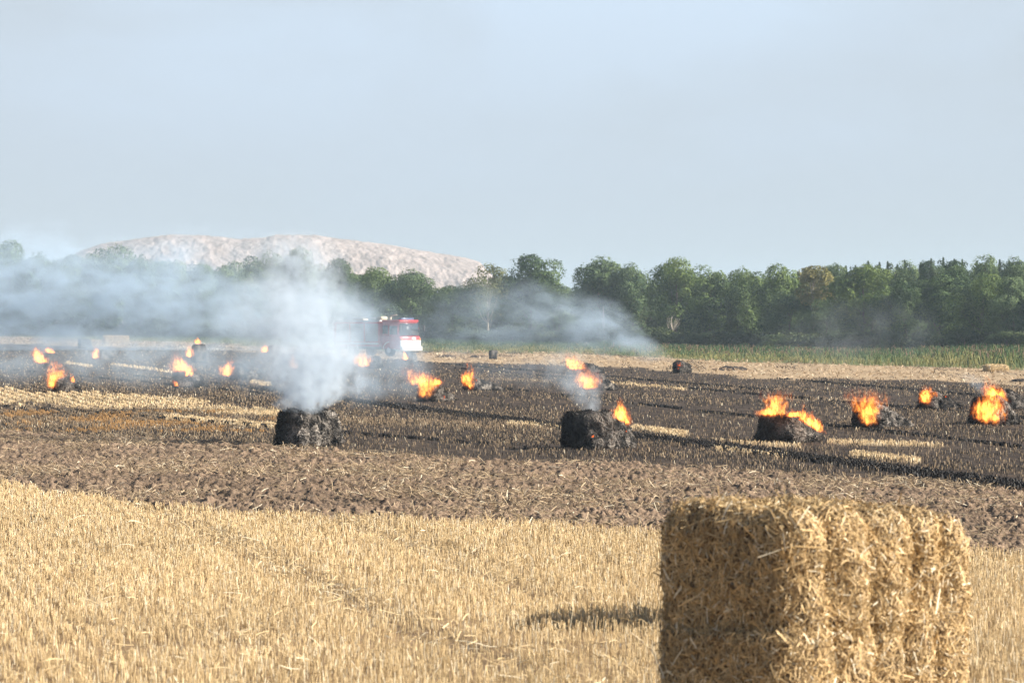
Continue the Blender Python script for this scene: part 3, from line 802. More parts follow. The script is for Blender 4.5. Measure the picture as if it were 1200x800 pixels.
def straw_bale_far(uL, uN, uR, vb, vt, label, seed, z=None, name='straw_bale', dense=7000):
    P = pxm(vb); a, b = (uN - uL) / P, (uR - uN) / P; H = (vb - vt) / P
    phi = math.atan2(1.2 * b, 2.2 * a); W, L = a / math.cos(phi), b / math.sin(phi)
    Nx, Ny = G(uN, vb)
    e = empty(name, (Nx - W / 2 * math.cos(phi), Ny + W / 2 * math.sin(phi), 0), -phi)
    p, F, nn, s = bale_surface(W, L, H, .12, (14, 24, 10), seed, rough=0.05)
    c = np.tile([0.5, 0.38, 0.23], (len(p), 1)) * (0.5 + fbm(p[:, 0] * 4, p[:, 1] * 4, p[:, 2] * 4, seed=seed))[:, None]
    link('packed_straw', mesh_np('packed_straw', p, F, col=c), M_STRAW, e)
    link('straw_layer', fibres_on(p, F, nn, dense, (0.1, 0.3), (0.03, 0.05), lambda P, n: straw_col(n), 0.05, seed=seed, name='straw_layer'), M_STRAW, e)
    tag(e, label, 'straw bale'); return e
straw_bale_far(118, 122, 150, 403, 393.5, 'long pale unburnt bale far off in the smoke at left', 41)
straw_bale_far(1155, 1158.5, 1182, 435, 429, 'low pale unburnt bale by the reeds at the right edge', 42)
straw_bale_far(826, 898, 951, 744, 610, 'unburnt bale behind the foreground stack, only its shadow showing', 43, dense=9000)

# ------------------------------------------------------------------ volumes: smoke and flames (one closed hull each)
def fcurve(nt, fac, pts, lo, hi):
    n = nt.nodes.new('ShaderNodeFloatCurve'); cm = n.mapping; c = cm.curves[0]
    ys = [(y - lo) / (hi - lo) if hi > lo else 0.5 for _, y in pts]
    while len(c.points) < len(pts): c.points.new(0.5, 0.5)
    for cp, (x, _), y in zip(c.points, pts, ys): cp.location = (x, y); cp.handle_type = 'AUTO'
    cm.update(); nt.links.new(fac, n.inputs['Value'])
    return math_n(nt, 'MULTIPLY_ADD', n.outputs[0], hi - lo, lo)
def spine_volume(name, rings, axis, ratio, build_fn, step=1.0, parent=None, origin=None):
    """rings: list of (t_pos, centre_a, centre_b, radius, g) along axis 'z' or 'x' in world metres
    axis z: t=z, a=x, b=y ; axis x: t=x, a=z, b=y.  ratio = depth radius / radius"""
    rings = [tuple(map(float, r)) for r in rings]
    t0, t1 = rings[0][0], rings[-1][0]
    T = np.array([(r[0] - t0) / (t1 - t0) for r in rings])
    A, B, R, Gg = [np.array([r[k] for r in rings]) for k in (1, 2, 3, 4)]
    org = np.array([t0, A[0], B[0]])
    K = 28; n = 26
    tt = np.linspace(0, 1, n)
    mb = MB(); pts = []
    V = []
    for t in tt:
        a, b, r = np.interp(t, T, A), np.interp(t, T, B), np.interp(t, T, R) * 1.02
        endf = math.sqrt(max(0.0, 1 - (2 * t - 1) ** 8)) * 0.9 + 0.1
        r *= endf
        for k in range(K):
            w = 2 * math.pi * k / K
            ca, cb = a + math.cos(w) * r, b + math.sin(w) * r * ratio
            V.append((ca, cb, t0 + t * (t1 - t0)) if axis == 'z' else (t0 + t * (t1 - t0), cb, ca))
    V = np.array(V)
    F = [(i * K + k, i * K + (k + 1) % K, (i + 1) * K + (k + 1) % K, (i + 1) * K + k) for i in range(n - 1) for k in range(K)]
    c0 = V[:K].mean(0); c1 = V[-K:].mean(0); nV = len(V)
    V = np.vstack([V, c0, c1])
    Tq = [(nV, (k + 1) % K, k) for k in range(K)] + [(nV + 1, (n - 1) * K + k, (n - 1) * K + (k + 1) % K) for k in range(K)]
    F, Tq = np.array(F), np.array(Tq)
    if axis == 'x': F, Tq = F[:, ::-1], Tq[:, ::-1]
    o3 = np.array([A[0], B[0], t0]) if axis == 'z' else np.array([t0, B[0], A[0]])
    if origin is not None: o3 = np.asarray(origin, float)
    me = mesh_np(name, V - o3, [F, Tq])
    m, nt, ns, ln = mat_new(name)
    tc = N(nt, 'ShaderNodeTexCoord'); sp = N(nt, 'ShaderNodeSeparateXYZ'); ln.new(tc.outputs['Object'], sp.inputs[0])
    x, y, z = sp.outputs
    ax, aa = (z, x) if axis == 'z' else (x, z)
    ot, oa = (o3[2], o3[0]) if axis == 'z' else (o3[0], o3[2])
    t = math_n(nt, 'MULTIPLY_ADD', ax, 1 / (t1 - t0), (ot - t0) / (t1 - t0), clamp=True)
    def fc(vals): return fcurve(nt, t, list(zip(T, vals)), float(min(vals)) - 1e-3, float(max(vals)) + 1e-3)
    da = math_n(nt, 'SUBTRACT', math_n(nt, 'ADD', aa, float(oa)), fc(A))
    db = math_n(nt, 'DIVIDE', math_n(nt, 'SUBTRACT', math_n(nt, 'ADD', y, float(o3[1])), fc(B)), ratio)
    q2 = math_n(nt, 'DIVIDE', math_n(nt, 'ADD', math_n(nt, 'MULTIPLY', da, da), math_n(nt, 'MULTIPLY', db, db)), math_n(nt, 'POWER', fc(R), 2.0))
    g = fc(Gg)
    out = N(nt, 'ShaderNodeOutputMaterial')
    sh = build_fn(nt, tc.outputs['Object'], t, q2, g)
    ln.new(sh, out.inputs['Volume'])
    m.cycles.volume_step_rate = step
    return link(name, me, m, parent=parent, loc=tuple(o3) if parent is None else None)
def smoke_fn(dens, col, scale, thr=0.42, gain=4.0, stretch=(1, 1, 1), fall=1.5, aniso=0.0, detail=4, seed=0, dist=0.6, edge_t=0.08):
    def f(nt, P, t, q2, g):
        mp = N(nt, 'ShaderNodeMapping'); mp.inputs['Scale'].default_value = stretch; mp.inputs['Location'].default_value = (seed * 3.1, seed * 1.7, seed * 2.3)
        nt.links.new(P, mp.inputs[0])
        nz = noise_n(nt, mp.outputs[0], scale, detail, 0.6, dist)
        nf = noise_n(nt, mp.outputs[0], scale * 3.1, 2, 0.6, 0.8)
        shape = math_n(nt, 'SUBTRACT', 1.0, q2, clamp=True)
        # the noise eats the rim into wisps and leaves the core whole
        k = math_n(nt, 'MULTIPLY', math_n(nt, 'SUBTRACT', math_n(nt, 'ADD', nz, math_n(nt, 'MULTIPLY', shape, 0.36)), thr + 0.24), gain, clamp=True)
        k = math_n(nt, 'MULTIPLY', k, math_n(nt, 'MULTIPLY_ADD', math_n(nt, 'SUBTRACT', nf, 0.5), 4.4, 0.62, clamp=True))
        d = math_n(nt, 'MULTIPLY', math_n(nt, 'MULTIPLY', math_n(nt, 'POWER', shape, fall - .5), k), math_n(nt, 'MULTIPLY', g, dens))
        te = math_n(nt, 'MULTIPLY', math_n(nt, 'DIVIDE', t, edge_t, clamp=True), math_n(nt, 'DIVIDE', math_n(nt, 'SUBTRACT', 1.0, t), 0.15, clamp=True))
        d = math_n(nt, 'MULTIPLY', d, te)
        v = N(nt, 'ShaderNodeVolumePrincipled'); v.inputs['Color'].default_value = (*col, 1); v.inputs['Anisotropy'].default_value = aniso
        nt.links.new(d, v.inputs['Density'])
        return v.outputs[0]
    return f
def px_rings(spec, d, axis='z', dy=None):
    """spec (v, u, half-width px[, g]) for axis z, or (u, v, half-height px[, g]) for axis x, at depth d"""
    P = FPX / d; out = []
    for i, s in enumerate(spec):
        g = s[3] if len(s) > 3 else 1.0
        dd = d + (dy[i] if dy else 0)
        if axis == 'z': out.append((H_EYE - (s[0] - V0) / P, (s[1] - 600) / P, dd, s[2] / P, g))
        else: out.append(((s[0] - 600) / P, H_EYE - (s[1] - V0) / P, dd, s[2] / P, g))
    return out

def flame_fn(scale, power, seed, thr=0.52):
    def f(nt, P, t, q2, g):
        mp = N(nt, 'ShaderNodeMapping'); mp.inputs['Scale'].default_value = (1, 1, 0.42); mp.inputs['Location'].default_value = (seed * 1.3, seed * .7, seed * 2.1)
        nt.links.new(P, mp.inputs[0])
        nz = noise_n(nt, mp.outputs[0], scale, 4, 0.66, 1.2)
        shape = math_n(nt, 'SUBTRACT', 1.0, q2, clamp=True)
        ends = math_n(nt, 'MULTIPLY', math_n(nt, 'DIVIDE', t, 0.16, clamp=True), math_n(nt, 'DIVIDE', math_n(nt, 'SUBTRACT', 1.0, t), 0.6, clamp=True))
        shape = math_n(nt, 'MULTIPLY', shape, ends)
        # tongues: noise must beat a threshold that rises towards the edge and the tip
        e = math_n(nt, 'SUBTRACT', math_n(nt, 'ADD', nz, math_n(nt, 'MULTIPLY', shape, 0.30)), thr + 0.165)
        e = math_n(nt, 'MULTIPLY', e, 6.0, clamp=True)
        e = math_n(nt, 'MULTIPLY', e, math_n(nt, 'MULTIPLY', shape, 6.0, clamp=True))
        st = math_n(nt, 'MULTIPLY', math_n(nt, 'MULTIPLY', math_n(nt, 'MULTIPLY_ADD', math_n(nt, 'POWER', e, 3.0), 1.6, e), g), power)
        col = ramp(nt, e, [(0.0, (1.0, 0.12, 0.02)), (0.4, (1.0, 0.24, 0.03)), (1.0, (1.0, 0.44, 0.08))])
        v = N(nt, 'ShaderNodeVolumePrincipled'); v.inputs['Color'].default_value = (0.05, 0.02, 0.01, 1)
        nt.links.new(math_n(nt, 'MULTIPLY', e, power * 0.5), v.inputs['Density'])
        nt.links.new(st, v.inputs['Emission Strength']); nt.links.new(col, v.inputs['Emission Color'])
        return v.outputs[0]
    return f

# ------------------------------------------------------------------ charred bales
def ember_mat():
    m, nt, ns, ln = mat_new('glowing_embers'); o = N(nt, 'ShaderNodeOutputMaterial'); e = N(nt, 'ShaderNodeEmission')
    tc = N(nt, 'ShaderNodeTexCoord'); f = noise_n(nt, tc.outputs['Object'], 9, 4)
    ln.new(ramp(nt, f, [(0.35, (0.25, 0.02, 0.0)), (0.65, (1.0, 0.16, 0.02))]), e.inputs['Color']); e.inputs['Strength'].default_value = 1.1
    ln.new(e.outputs[0], o.inputs[0]); return m
M_EMBER = ember_mat()
def charred(label, uL, uN, uR, vb, vt, hprof=None, flames=(), seed=1, spread=0.3, ash=0.5, embers=(), fib=None, name='burning_bale', cat='burning bale', rnd=0.22, dxf=0.0):
    P = pxm(vb); a, b = (uN - uL) / P, (uR - uN) / P; H = (vb - vt) / P
    phi = math.atan2(1.2 * b, 2.0 * a); W, L = a / math.cos(phi), b / math.sin(phi)
    Nx, Ny = G(uN, vb)
    org = (Nx - W / 2 * math.cos(phi), Ny + W / 2 * math.sin(phi), 0)
    e = empty(name, org, -phi)
    big = P > 30
    n = (34, 56, 26) if big else ((20, 30, 16) if P > 18 else (10, 14, 8))
    p, F, nn, s = bale_surface(W, L, H, rnd * min(1, W), n, seed, hprof, bulge=0.05 if big else 0, nfl=4, rough=0.115, spread=spread, fine=8)
    t = fbm(p[:, 0] * 5, p[:, 1] * 5, p[:, 2] * 5, seed=seed + 4, octv=4)
    sun_side = sstep(-0.1, 0.5, nn[:, 0]) * sstep(0.8, 0.2, nn[:, 2] - .2)  # ash grey lifted on the sun-facing side, sunlight painted into the tint
    a_ = np.clip(sstep(0.34, 0.62, t) * ash * (0.3 + sun_side), 0, 1)[:, None]
    c = np.array((0.016, 0.0145, 0.014)) * (1 - a_) + np.array((0.27, 0.24, 0.21)) * a_
    link('charred_straw', mesh_np('charred_straw', p, F, col=c, smooth=True), M_CHAR, e)
    nf = fib if fib is not None else (5000 if big else 1200 if P > 18 else 0)
    if nf:
        def cf(Pp, n):
            tt = fbm(Pp[:, 0] * 5, Pp[:, 1] * 5, Pp[:, 2] * 5, seed=seed + 4, octv=3)
            k = (sstep(0.35, 0.7, tt) * sstep(-0.2 * W, 0.45 * W, Pp[:, 0]))[:, None] * ash  # fibres get the same ash grey plus painted lightening towards the sunlit side
            return np.array((0.013, 0.012, 0.012)) * (1 - k) + np.array((0.36, 0.32, 0.28)) * k * rng.uniform(0.4, 1.3, (n, 1))
        link('burnt_straw', fibres_on(p, F, nn, nf, (0.05, 0.2), (0.012, 0.03) if big else (0.03, 0.06), cf, 0.03, seed=seed, seg=2, hair=0.2, name='burnt_straw'), M_CHARF, e)
    for q, (eu, ev, er) in enumerate(embers):
        d = Ny - 0.02
        Pd = FPX / d
        # nearest surface vertex to the seen spot, pushed slightly out
        ca, sa = math.cos(-phi), math.sin(-phi)
        wx = org[0] + p[:, 0] * ca - p[:, 1] * sa; wy = org[1] + p[:, 0] * sa + p[:, 1] * ca
        uu = 600 + FPX * wx / wy; vv = V0 + FPX * (H_EYE - p[:, 2]) / wy
        cost = (uu - eu) ** 2 + (vv - ev) ** 2 + (wy - wy.min()) * 8
        k = int(np.argmin(cost)); c0 = p[k]; nrm = nn[k]
        sel = np.linalg.norm(p - c0, axis=1) < er / Pd * 1.0
        fs = F[sel[F].all(1)]
        if len(fs) < 2: continue
        ids = np.unique(fs); mp = {o: i for i, o in enumerate(ids)}
        jag = fbm(p[ids, 0] * 14, p[ids, 1] * 14, p[ids, 2] * 14, seed=q) - 0.42
        pv = p[ids] + nn[ids] * (jag * 0.09)[:, None]
        ff = np.vectorize(mp.get)(fs)
        link('embers', mesh_np('embers', pv, ff, smooth=True), M_EMBER, e)
    bpy.context.view_layer.update()
    for q, fl in enumerate(flames):
        pw = 16.0 * max(0.8, P / 45)
        spec = [s if len(s) > 3 else (*s, 1.0) for s in fl]
        d = Ny + W * 0.1
        sc = FPX / d
        wid = max(s[2] for s in spec)
        spec = spec + [(2 * spec[-1][0] - spec[-2][0] - 2, 2 * spec[-1][1] - spec[-2][1], spec[-1][2] * .7, spec[-1][3])]
        rings = px_rings([(s[0], s[1], s[2] * 1.5 + 0.6, s[3]) for s in spec], d - 0.05)
        mw = e.matrix_world.copy()
        ob = spine_volume('flame', rings[::1], 'z', 0.8, flame_fn(min(9.5, max(3.6, 0.2 * sc)), 2.1 / (wid * 1.25 / sc), seed + q * 3), step=0.16)
        ob.parent = e; ob.matrix_parent_inverse = mw.inverted()
    tag(e, label, cat, 'charred and burning bales on the field')
    return e
HP = [1, 1, .9, .72, .5, .3]
charred('charred bale pouring thick white smoke, left of centre beside the ploughed strip', 317, 350, 398, 524.5, 482, None, seed=1, spread=.12, ash=1.0, name='smoking_bale', cat='charred bale', fib=9000)
charred('charred bale with one small flame at its right, in the middle of the picture', 653, 697, 745, 528, 486, [1, 1, 1, .97, .9, .7], seed=2, spread=.2, ash=.6, fib=9000, embers=[(694, 512, 2.5), (734, 506, 3.5)],
        flames=[[(502, 737, 3), (494, 734, 6), (487, 728, 10), (479, 727, 9), (472, 726, 4), (464, 728, 5), (460, 729, 4)]])
charred('long charred bale with flames along its top, right of centre', 888, 928, 967, 520, 487, [1, 1, 1, .92, .8, .6], seed=3, spread=.3, ash=.6, fib=8000, embers=[(936, 492, 3)],
        flames=[[(491, 905, 14), (484, 904, 16), (477, 909, 12), (469, 909, 16), (461, 908, 18)], [(512, 967, 3), (503, 960, 6), (494, 950, 10), (486, 945, 9), (479, 944, 6), (473, 943, 4)], [(490, 930, 9), (485, 930, 8), (481, 930, 5)]])
charred('collapsed grey bale under a tall wide flame, next one right of the long charred bale', 1000, 1029, 1066, 503, 473, HP, seed=4, spread=.5, ash=1.0, fib=7000,
        flames=[[(504, 1021, 3), (494, 1019, 9), (484, 1018, 13), (475, 1017, 19), (466, 1015, 23), (457, 1012, 22), (452, 1010, 18)]])
charred('low grey ash heap with a small flame at its left end, near the right edge', 1077, 1091, 1126, 480, 459, [1, 1, .95, .75, .5, .25], seed=5, spread=.5, ash=.9, embers=[(1108, 463, 3)],
        flames=[[(475, 1085, 6), (468, 1085, 8), (462, 1087, 9), (455, 1088, 7)]])
charred('burning bale whose left end is one sheet of fire, at the right edge', 1139, 1170, 1197, 499, 464, HP, seed=6, spread=.4, ash=.9, fib=6000,
        flames=[[(501, 1165, 9), (492, 1162, 15), (482, 1158, 18), (472, 1160, 16), (463, 1164, 14), (454, 1162, 10), (445, 1160, 8)]])
charred('charred heap with flames at its left, behind the sheet of fire at the right edge', 1158, 1174, 1206, 480, 456, [1, 1, .9, .8, .7, .5], seed=7, spread=.4, ash=.6,
        flames=[[(480, 1170, 7), (470, 1168, 12), (461, 1166, 12), (452, 1160, 11), (445, 1158, 7)]])
charred('bale blazing with a big yellow flame, in front of the fire engine', 488, 507, 530, 471, 449, [1, 1, .9, .7, .5, .25], seed=8, spread=.4, ash=.8, embers=[(520, 466, 3)],
        flames=[[(471, 497, 7), (462, 498, 8), (453, 500, 12), (446, 496, 19), (438, 488, 17), (430, 479, 11), (424, 474, 8)], [(452, 508, 6), (448, 512, 7), (444, 508, 5)]])
charred('small burning bale with grey ash right of it, in the middle distance near the centre', 541, 556, 582, 458, 440, [1, .95, .75, .6, .45, .2], seed=9, spread=.5, ash=.8, embers=[(559, 446, 2)],
        flames=[[(458, 552, 5), (450, 550, 7), (442, 548, 8), (435, 550, 7), (428, 550, 6)]])
charred('bale wrapped in pinkish flames, behind the charred one in the middle of the picture', 680, 700, 722, 458, 438, HP, seed=10, spread=.4, ash=.6,
        flames=[[(459, 690, 11), (451, 689, 12), (443, 688, 14), (435, 686, 13), (431, 685, 9)]])
charred('farther one of the two burning bales seen one above the other near the centre', 680, 690, 706, 437, 426, HP, seed=11, ash=.5,
        flames=[[(436, 678, 6), (429, 674, 11), (422, 671, 9), (415, 668, 6)]])
charred('dark smoking bale on the pale straw, smoke drifting off it to the left', 788, 796, 811, 437, 424, [1, 1, 1, .9, .8, .7], seed=12, spread=.2, ash=.4, embers=[(797, 426, 4), (794, 432, 1.6)], fib=2500, name='smoking_bale', cat='charred bale')
charred('small upright black bale on the far pale straw', 573, 576, 583, 421, 411, None, seed=13, spread=.0, ash=.3, name='charred_bale', cat='charred bale')
charred('burning dark bale nearest the left edge, flames over its top', 57, 66, 90, 460.5, 437, [1, 1, .95, .8, .7, .5], seed=14, ash=.5, spread=.3,
        flames=[[(459, 60, 5), (448, 60, 6), (439, 66, 11), (431, 67, 10), (423, 64, 6)], [(449, 84, 2.5), (445, 84, 2.5), (441, 84, 2)]])
charred('farther bale just behind the one nearest the left edge, flames leaning left', 50, 55, 66, 431, 414, None, seed=15, ash=.3,
        flames=[[(429, 50, 4), (420, 47, 8), (412, 45, 8), (406, 45, 6)], [(415, 58, 6), (411, 57, 6), (407, 56, 4)]])
charred('blue-grey charred bale far off left of the long pale one', 89, 94, 106, 408, 397, None, seed=16, ash=.3, name='charred_bale', cat='charred bale')
charred('far small bale with an upright flame below the long pale bale', 115, 119, 131, 421.5, 411, HP, seed=17, ash=.5, flames=[[(422, 112, 4), (415, 112, 4), (408, 112, 3.5)]])
charred('squat bale with flames over its top in the smoke, left of the main smoke column', 198, 208, 237, 455, 433, [1, 1, 1, .9, .7, .5], seed=18, spread=.35, ash=.5,
        flames=[[(439, 215, 14), (431, 214, 13), (424, 210, 9), (414, 206, 5)], [(454, 207, 3), (450, 206, 3), (446, 205, 2)], [(442, 220, 4), (438, 221, 4), (433, 221, 4)]])
charred('far bale behind the squat one, a small flame on its left side', 222, 229, 242, 425, 403, None, seed=19, ash=.3, flames=[[(420, 222, 4), (414, 222, 5), (408, 221, 4)], [(404, 233, 3.5), (401, 232, 3.5), (398, 231, 2.5)]])
charred('round-topped burning bale alone between the squat one and the smoke column', 268, 279, 302, 446, 427, [1, 1, .85, .65, .5, .3], seed=20, spread=.4, ash=.6,
        flames=[[(443, 268, 6), (436, 265, 7), (430, 267, 8), (423, 270, 6)]])
charred('bale lost in the main smoke column with a thin pink flame', 346, 353, 370, 436, 420, None, seed=21, flames=[[(435, 346, 5), (428, 345, 5), (420, 343, 4), (414, 343, 3)]])
charred('far bale with a tiny flame left of the main smoke column', 312, 318, 329, 416, 405, None, seed=22, flames=[[(415, 310, 3.5), (410, 310, 3.5), (405, 310, 3)]])
charred('bale with a pink flame in the smoke below the rear of the fire engine', 429, 435, 447, 432, 419, None, seed=23, flames=[[(433, 427, 5), (426, 425, 8), (419, 424, 10), (412, 424, 7)]])
charred('small dark burning bale right in front of the fire engine bumper', 474, 480, 488, 424, 413, None, seed=24, embers=[(476, 417, 2.5)], flames=[[(423, 474, 3), (418, 474, 3.5), (413, 473, 3)]])
def ash_patch(u, v, w, h, label, seed):
    P = pxm(v); X, Y = G(u, v); a = w / P / 2
    mb = MB(); r = random.Random(seed)
    nx, ny = 30, 16; A, B = np.meshgrid(np.linspace(-1, 1, nx), np.linspace(-1, 1, ny))
    Z = np.clip(1 - A ** 2 - B ** 2, 0, 1) ** .5 * (h / P) * (0.2 + 1.3 * fbm(A * 4, B * 3, seed=seed)) - 0.04
    V = np.stack([A * a, B * a * .8, Z], -1).reshape(-1, 3)
    i = np.arange(ny - 1)[:, None]; j = np.arange(nx - 1)[None, :]
    F = np.stack([i * nx + j, i * nx + j + 1, (i + 1) * nx + j + 1, (i + 1) * nx + j], -1).reshape(-1, 4)
    c = np.tile([0.05, 0.042, 0.038], (len(V), 1)) * (0.4 + 1.3 * fbm(V[:, 0] * 3, V[:, 1] * 3, seed=seed + 2))[:, None]
    o = link('ash_heap', mesh_np('ash_heap', V, F, col=c, smooth=False), M_CHAR, loc=(X, Y, 0))
    tag(o, label, 'ash heap', 'flat dark ash heaps on the pale straw')
ash_patch(857, 434, 44, 6, 'wide flat dark ash heap right of the dark smoking bale', 1)
ash_patch(522, 418.5, 26, 3.5, 'thin dark ash heap right of the fire engine', 2)
ash_patch(556, 419, 12, 3.5, 'short dark ash heap left of the small upright black bale', 3)
ash_patch(1196, 447, 26, 5, 'dark ash heap on the straw at the right edge', 4)
ash_patch(838, 433, 9, 3, 'tiny ash heap beside the left end of the wide flat one', 5)

# ------------------------------------------------------------------ fire engine
def fire_engine():
    vb = 417.5; P = pxm(vb)
    X, Y = G(481, vb)
    # local frame: +x forward, y left/right, origin at the middle of the front bumper on the ground
    ang = math.radians(-42)
    e = empty('fire_engine', (X, Y, 0), ang)
    red = simple('fire_red', (0.46, 0.03, 0.03), .3, noise=.05); white = simple('signal_white', (0.8, 0.79, 0.76), .35, noise=.03)
    black = simple('black_rubber', (0.015, 0.015, 0.016), .7); grey = simple('shutter_grey', (0.28, 0.30, 0.32), .4, .4, noise=.05)
    glass = simple('dark_glass', (0.03, 0.04, 0.05), .06, noise=.02, spec=.8); alu = simple('aluminium', (0.6, 0.6, 0.6), .35, .8); yel = simple('cannon_grey', (0.42, 0.38, 0.30), .5)
    blue = simple('blue_lens', (0.10, 0.14, 0.26), .3)
    amber = simple('amber_lens', (0.8, 0.25, 0.02), .2); tank = simple('rolled_hose', (0.55, 0.48, 0.36), .8)
    W = 2.5
    MB().box((-1.15, 0, 1.15), (2.2, W, 1.1), bev=.06).box((-1.2, 0, 2.3), (2.0, W - .12, 1.2), bev=.1).build('cab', red, e)
    roof = MB().box((-1.2, 0, 2.98), (2.15, W - .1, .2), bev=.08).build('cab_roof', red, e)
    MB().box((-.5, 0, 3.16), (.35, 1.6, .17), bev=.04).build('light_bar', blue, roof)
    ws = MB().add([(0.0 - .05, -1.16, 1.78), (-.05, 1.16, 1.78), (-.2, 1.1, 2.82), (-.2, -1.1, 2.82), (-.16, -1.16, 1.78), (-.16, 1.16, 1.78), (-.3, 1.1, 2.82), (-.3, -1.1, 2.82)],
             [(0, 1, 2, 3), (7, 6, 5, 4), (0, 4, 5, 1), (3, 2, 6, 7), (1, 5, 6, 2), (0, 3, 7, 4)]).build('windscreen', glass, e)
    MB().box((.0, 0, 1.05), (.08, W - .04, .62), bev=.02).build('front_panel', white, e)
    MB().box((.02, 0, 1.48), (.06, W - .3, .2), bev=.02).build('grille', simple('grille_red', (.6, .03, .03), .4), e)
    MB().box((.03, .35, 1.52), (.1, .5, .2), bev=.02).build('badge_plate', white, e)
    MB().box((.08, 0, .66), (.32, W, .38), bev=.05).build('bumper', white, e)
    MB().box((.03, 0, .40), (.2, W - .5, .16), bev=.03).build('skid_plate', black, e)
    for s in (-1, 1):
        h = MB().box((.23, s * .95, .7), (.06, .38, .2), bev=.02).build('headlight', simple('lamp_glass', (.85, .85, .8), .1), e)
        MB().box((.05, s * 1.1, 1.45), (.06, .18, .18), bev=.02).build('indicator', amber, e)
        mi = MB().box((.22, s * 1.42, 2.35), (.12, .22, .55), bev=.03).build('mirror', black, e)
        MB().tube([(.1, s * 1.2, 2.7), (.22, s * 1.42, 2.65)], .02, 5).build('mirror_arm', black, mi)
        d = MB().box((-.75, s * 1.255, 1.55), (1.05, .03, 1.75), bev=.01).build('door', red, e)
        MB().box((-.78, s * 1.272, 2.2), (.9, .02, .72), bev=.006).build('side_window', glass, d)
        MB().box((-1.1, s * 1.29, 1.55), (.16, .03, .05)).build('handle', black, d)
        MB().box((-1.75, s * 1.262, 2.25), (.62, .02, .7), bev=.006).build('rear_cab_window', glass, e)
    body = MB().box((-5.2, 0, 1.85), (5.5, W, 2.1), bev=.05).build('body', red, e)
    for s in (-1, 1):
        for k in range(3):
            sh = MB().box((-3.35 - 1.75 * k, s * 1.262, 2.0), (1.55, .03, 1.5), bev=.01)
            for q in range(10): sh.box((-3.35 - 1.75 * k, s * 1.281, 1.35 + q * .145), (1.5, .012, .1))
            sh.build('roller_shutter', grey, body)
        MB().box((-5.2, s * 1.262, 1.07), (5.3, .02, .16)).build('white_stripe', white, body)
    MB().box((-5.2, 0, 2.98), (5.4, W - .1, .14), bev=.03).build('body_rail', alu, e)
    la = MB()
    for y in (-.5, -.1): la.tube([(-7.4, y, 3.2), (-2.9, y, 3.25)], .04, 6)
    for k in range(14): la.tube([(-7.2 + k * .32, -.5, 3.2), (-7.2 + k * .32, -.1, 3.2)], .02, 5)
    la.build('ladder', alu, e)
    mo = MB().tube([(-2.7, .3, 3.0), (-2.7, .3, 3.35)], .14, 10).tube([(-2.9, .3, 3.38), (-1.9, .3, 3.5)], [.09, .06], 8).build('water_cannon', yel, e)
    MB().box((-2.8, -.6, 3.2), (.7, .8, .35), bev=.08).build('roof_box', tank, e)
    MB().box((-6.4, .5, 3.15), (1.2, .7, .3), bev=.08).build('hose_tray', tank, e)
    MB().box((-4.0, 0, .75), (7.6, 1.5, .35)).build('chassis', black, e)
    for wx in (-1.35, -5.7):
        for s in (-1, 1):
            pts = [(wx, s * .95, .53), (wx, s * 1.22, .53)]
            w = MB().tube([(wx, s * .9, .53), (wx, s * .93, .53), (wx, s * 1.2, .53), (wx, s * 1.24, .53)], [.47, .53, .53, .46], 28).build('wheel', black, e, smooth=False)
            MB().tube([(wx, s * 1.2, .53), (wx, s * 1.255, .53)], [.29, .22], 16).build('rim', alu, w)
            arc = MB()
            pp = [(wx + .66 * math.cos(a), s * 1.2, .55 + .66 * math.sin(a)) for a in np.linspace(.1, math.pi - .1, 10)]
            arc.tube(pp, .07, 6).build('mudguard', white, e)
    tag(e, 'red and white fire engine coming out of the smoke beyond the burnt field', 'fire engine')
fire_engine()

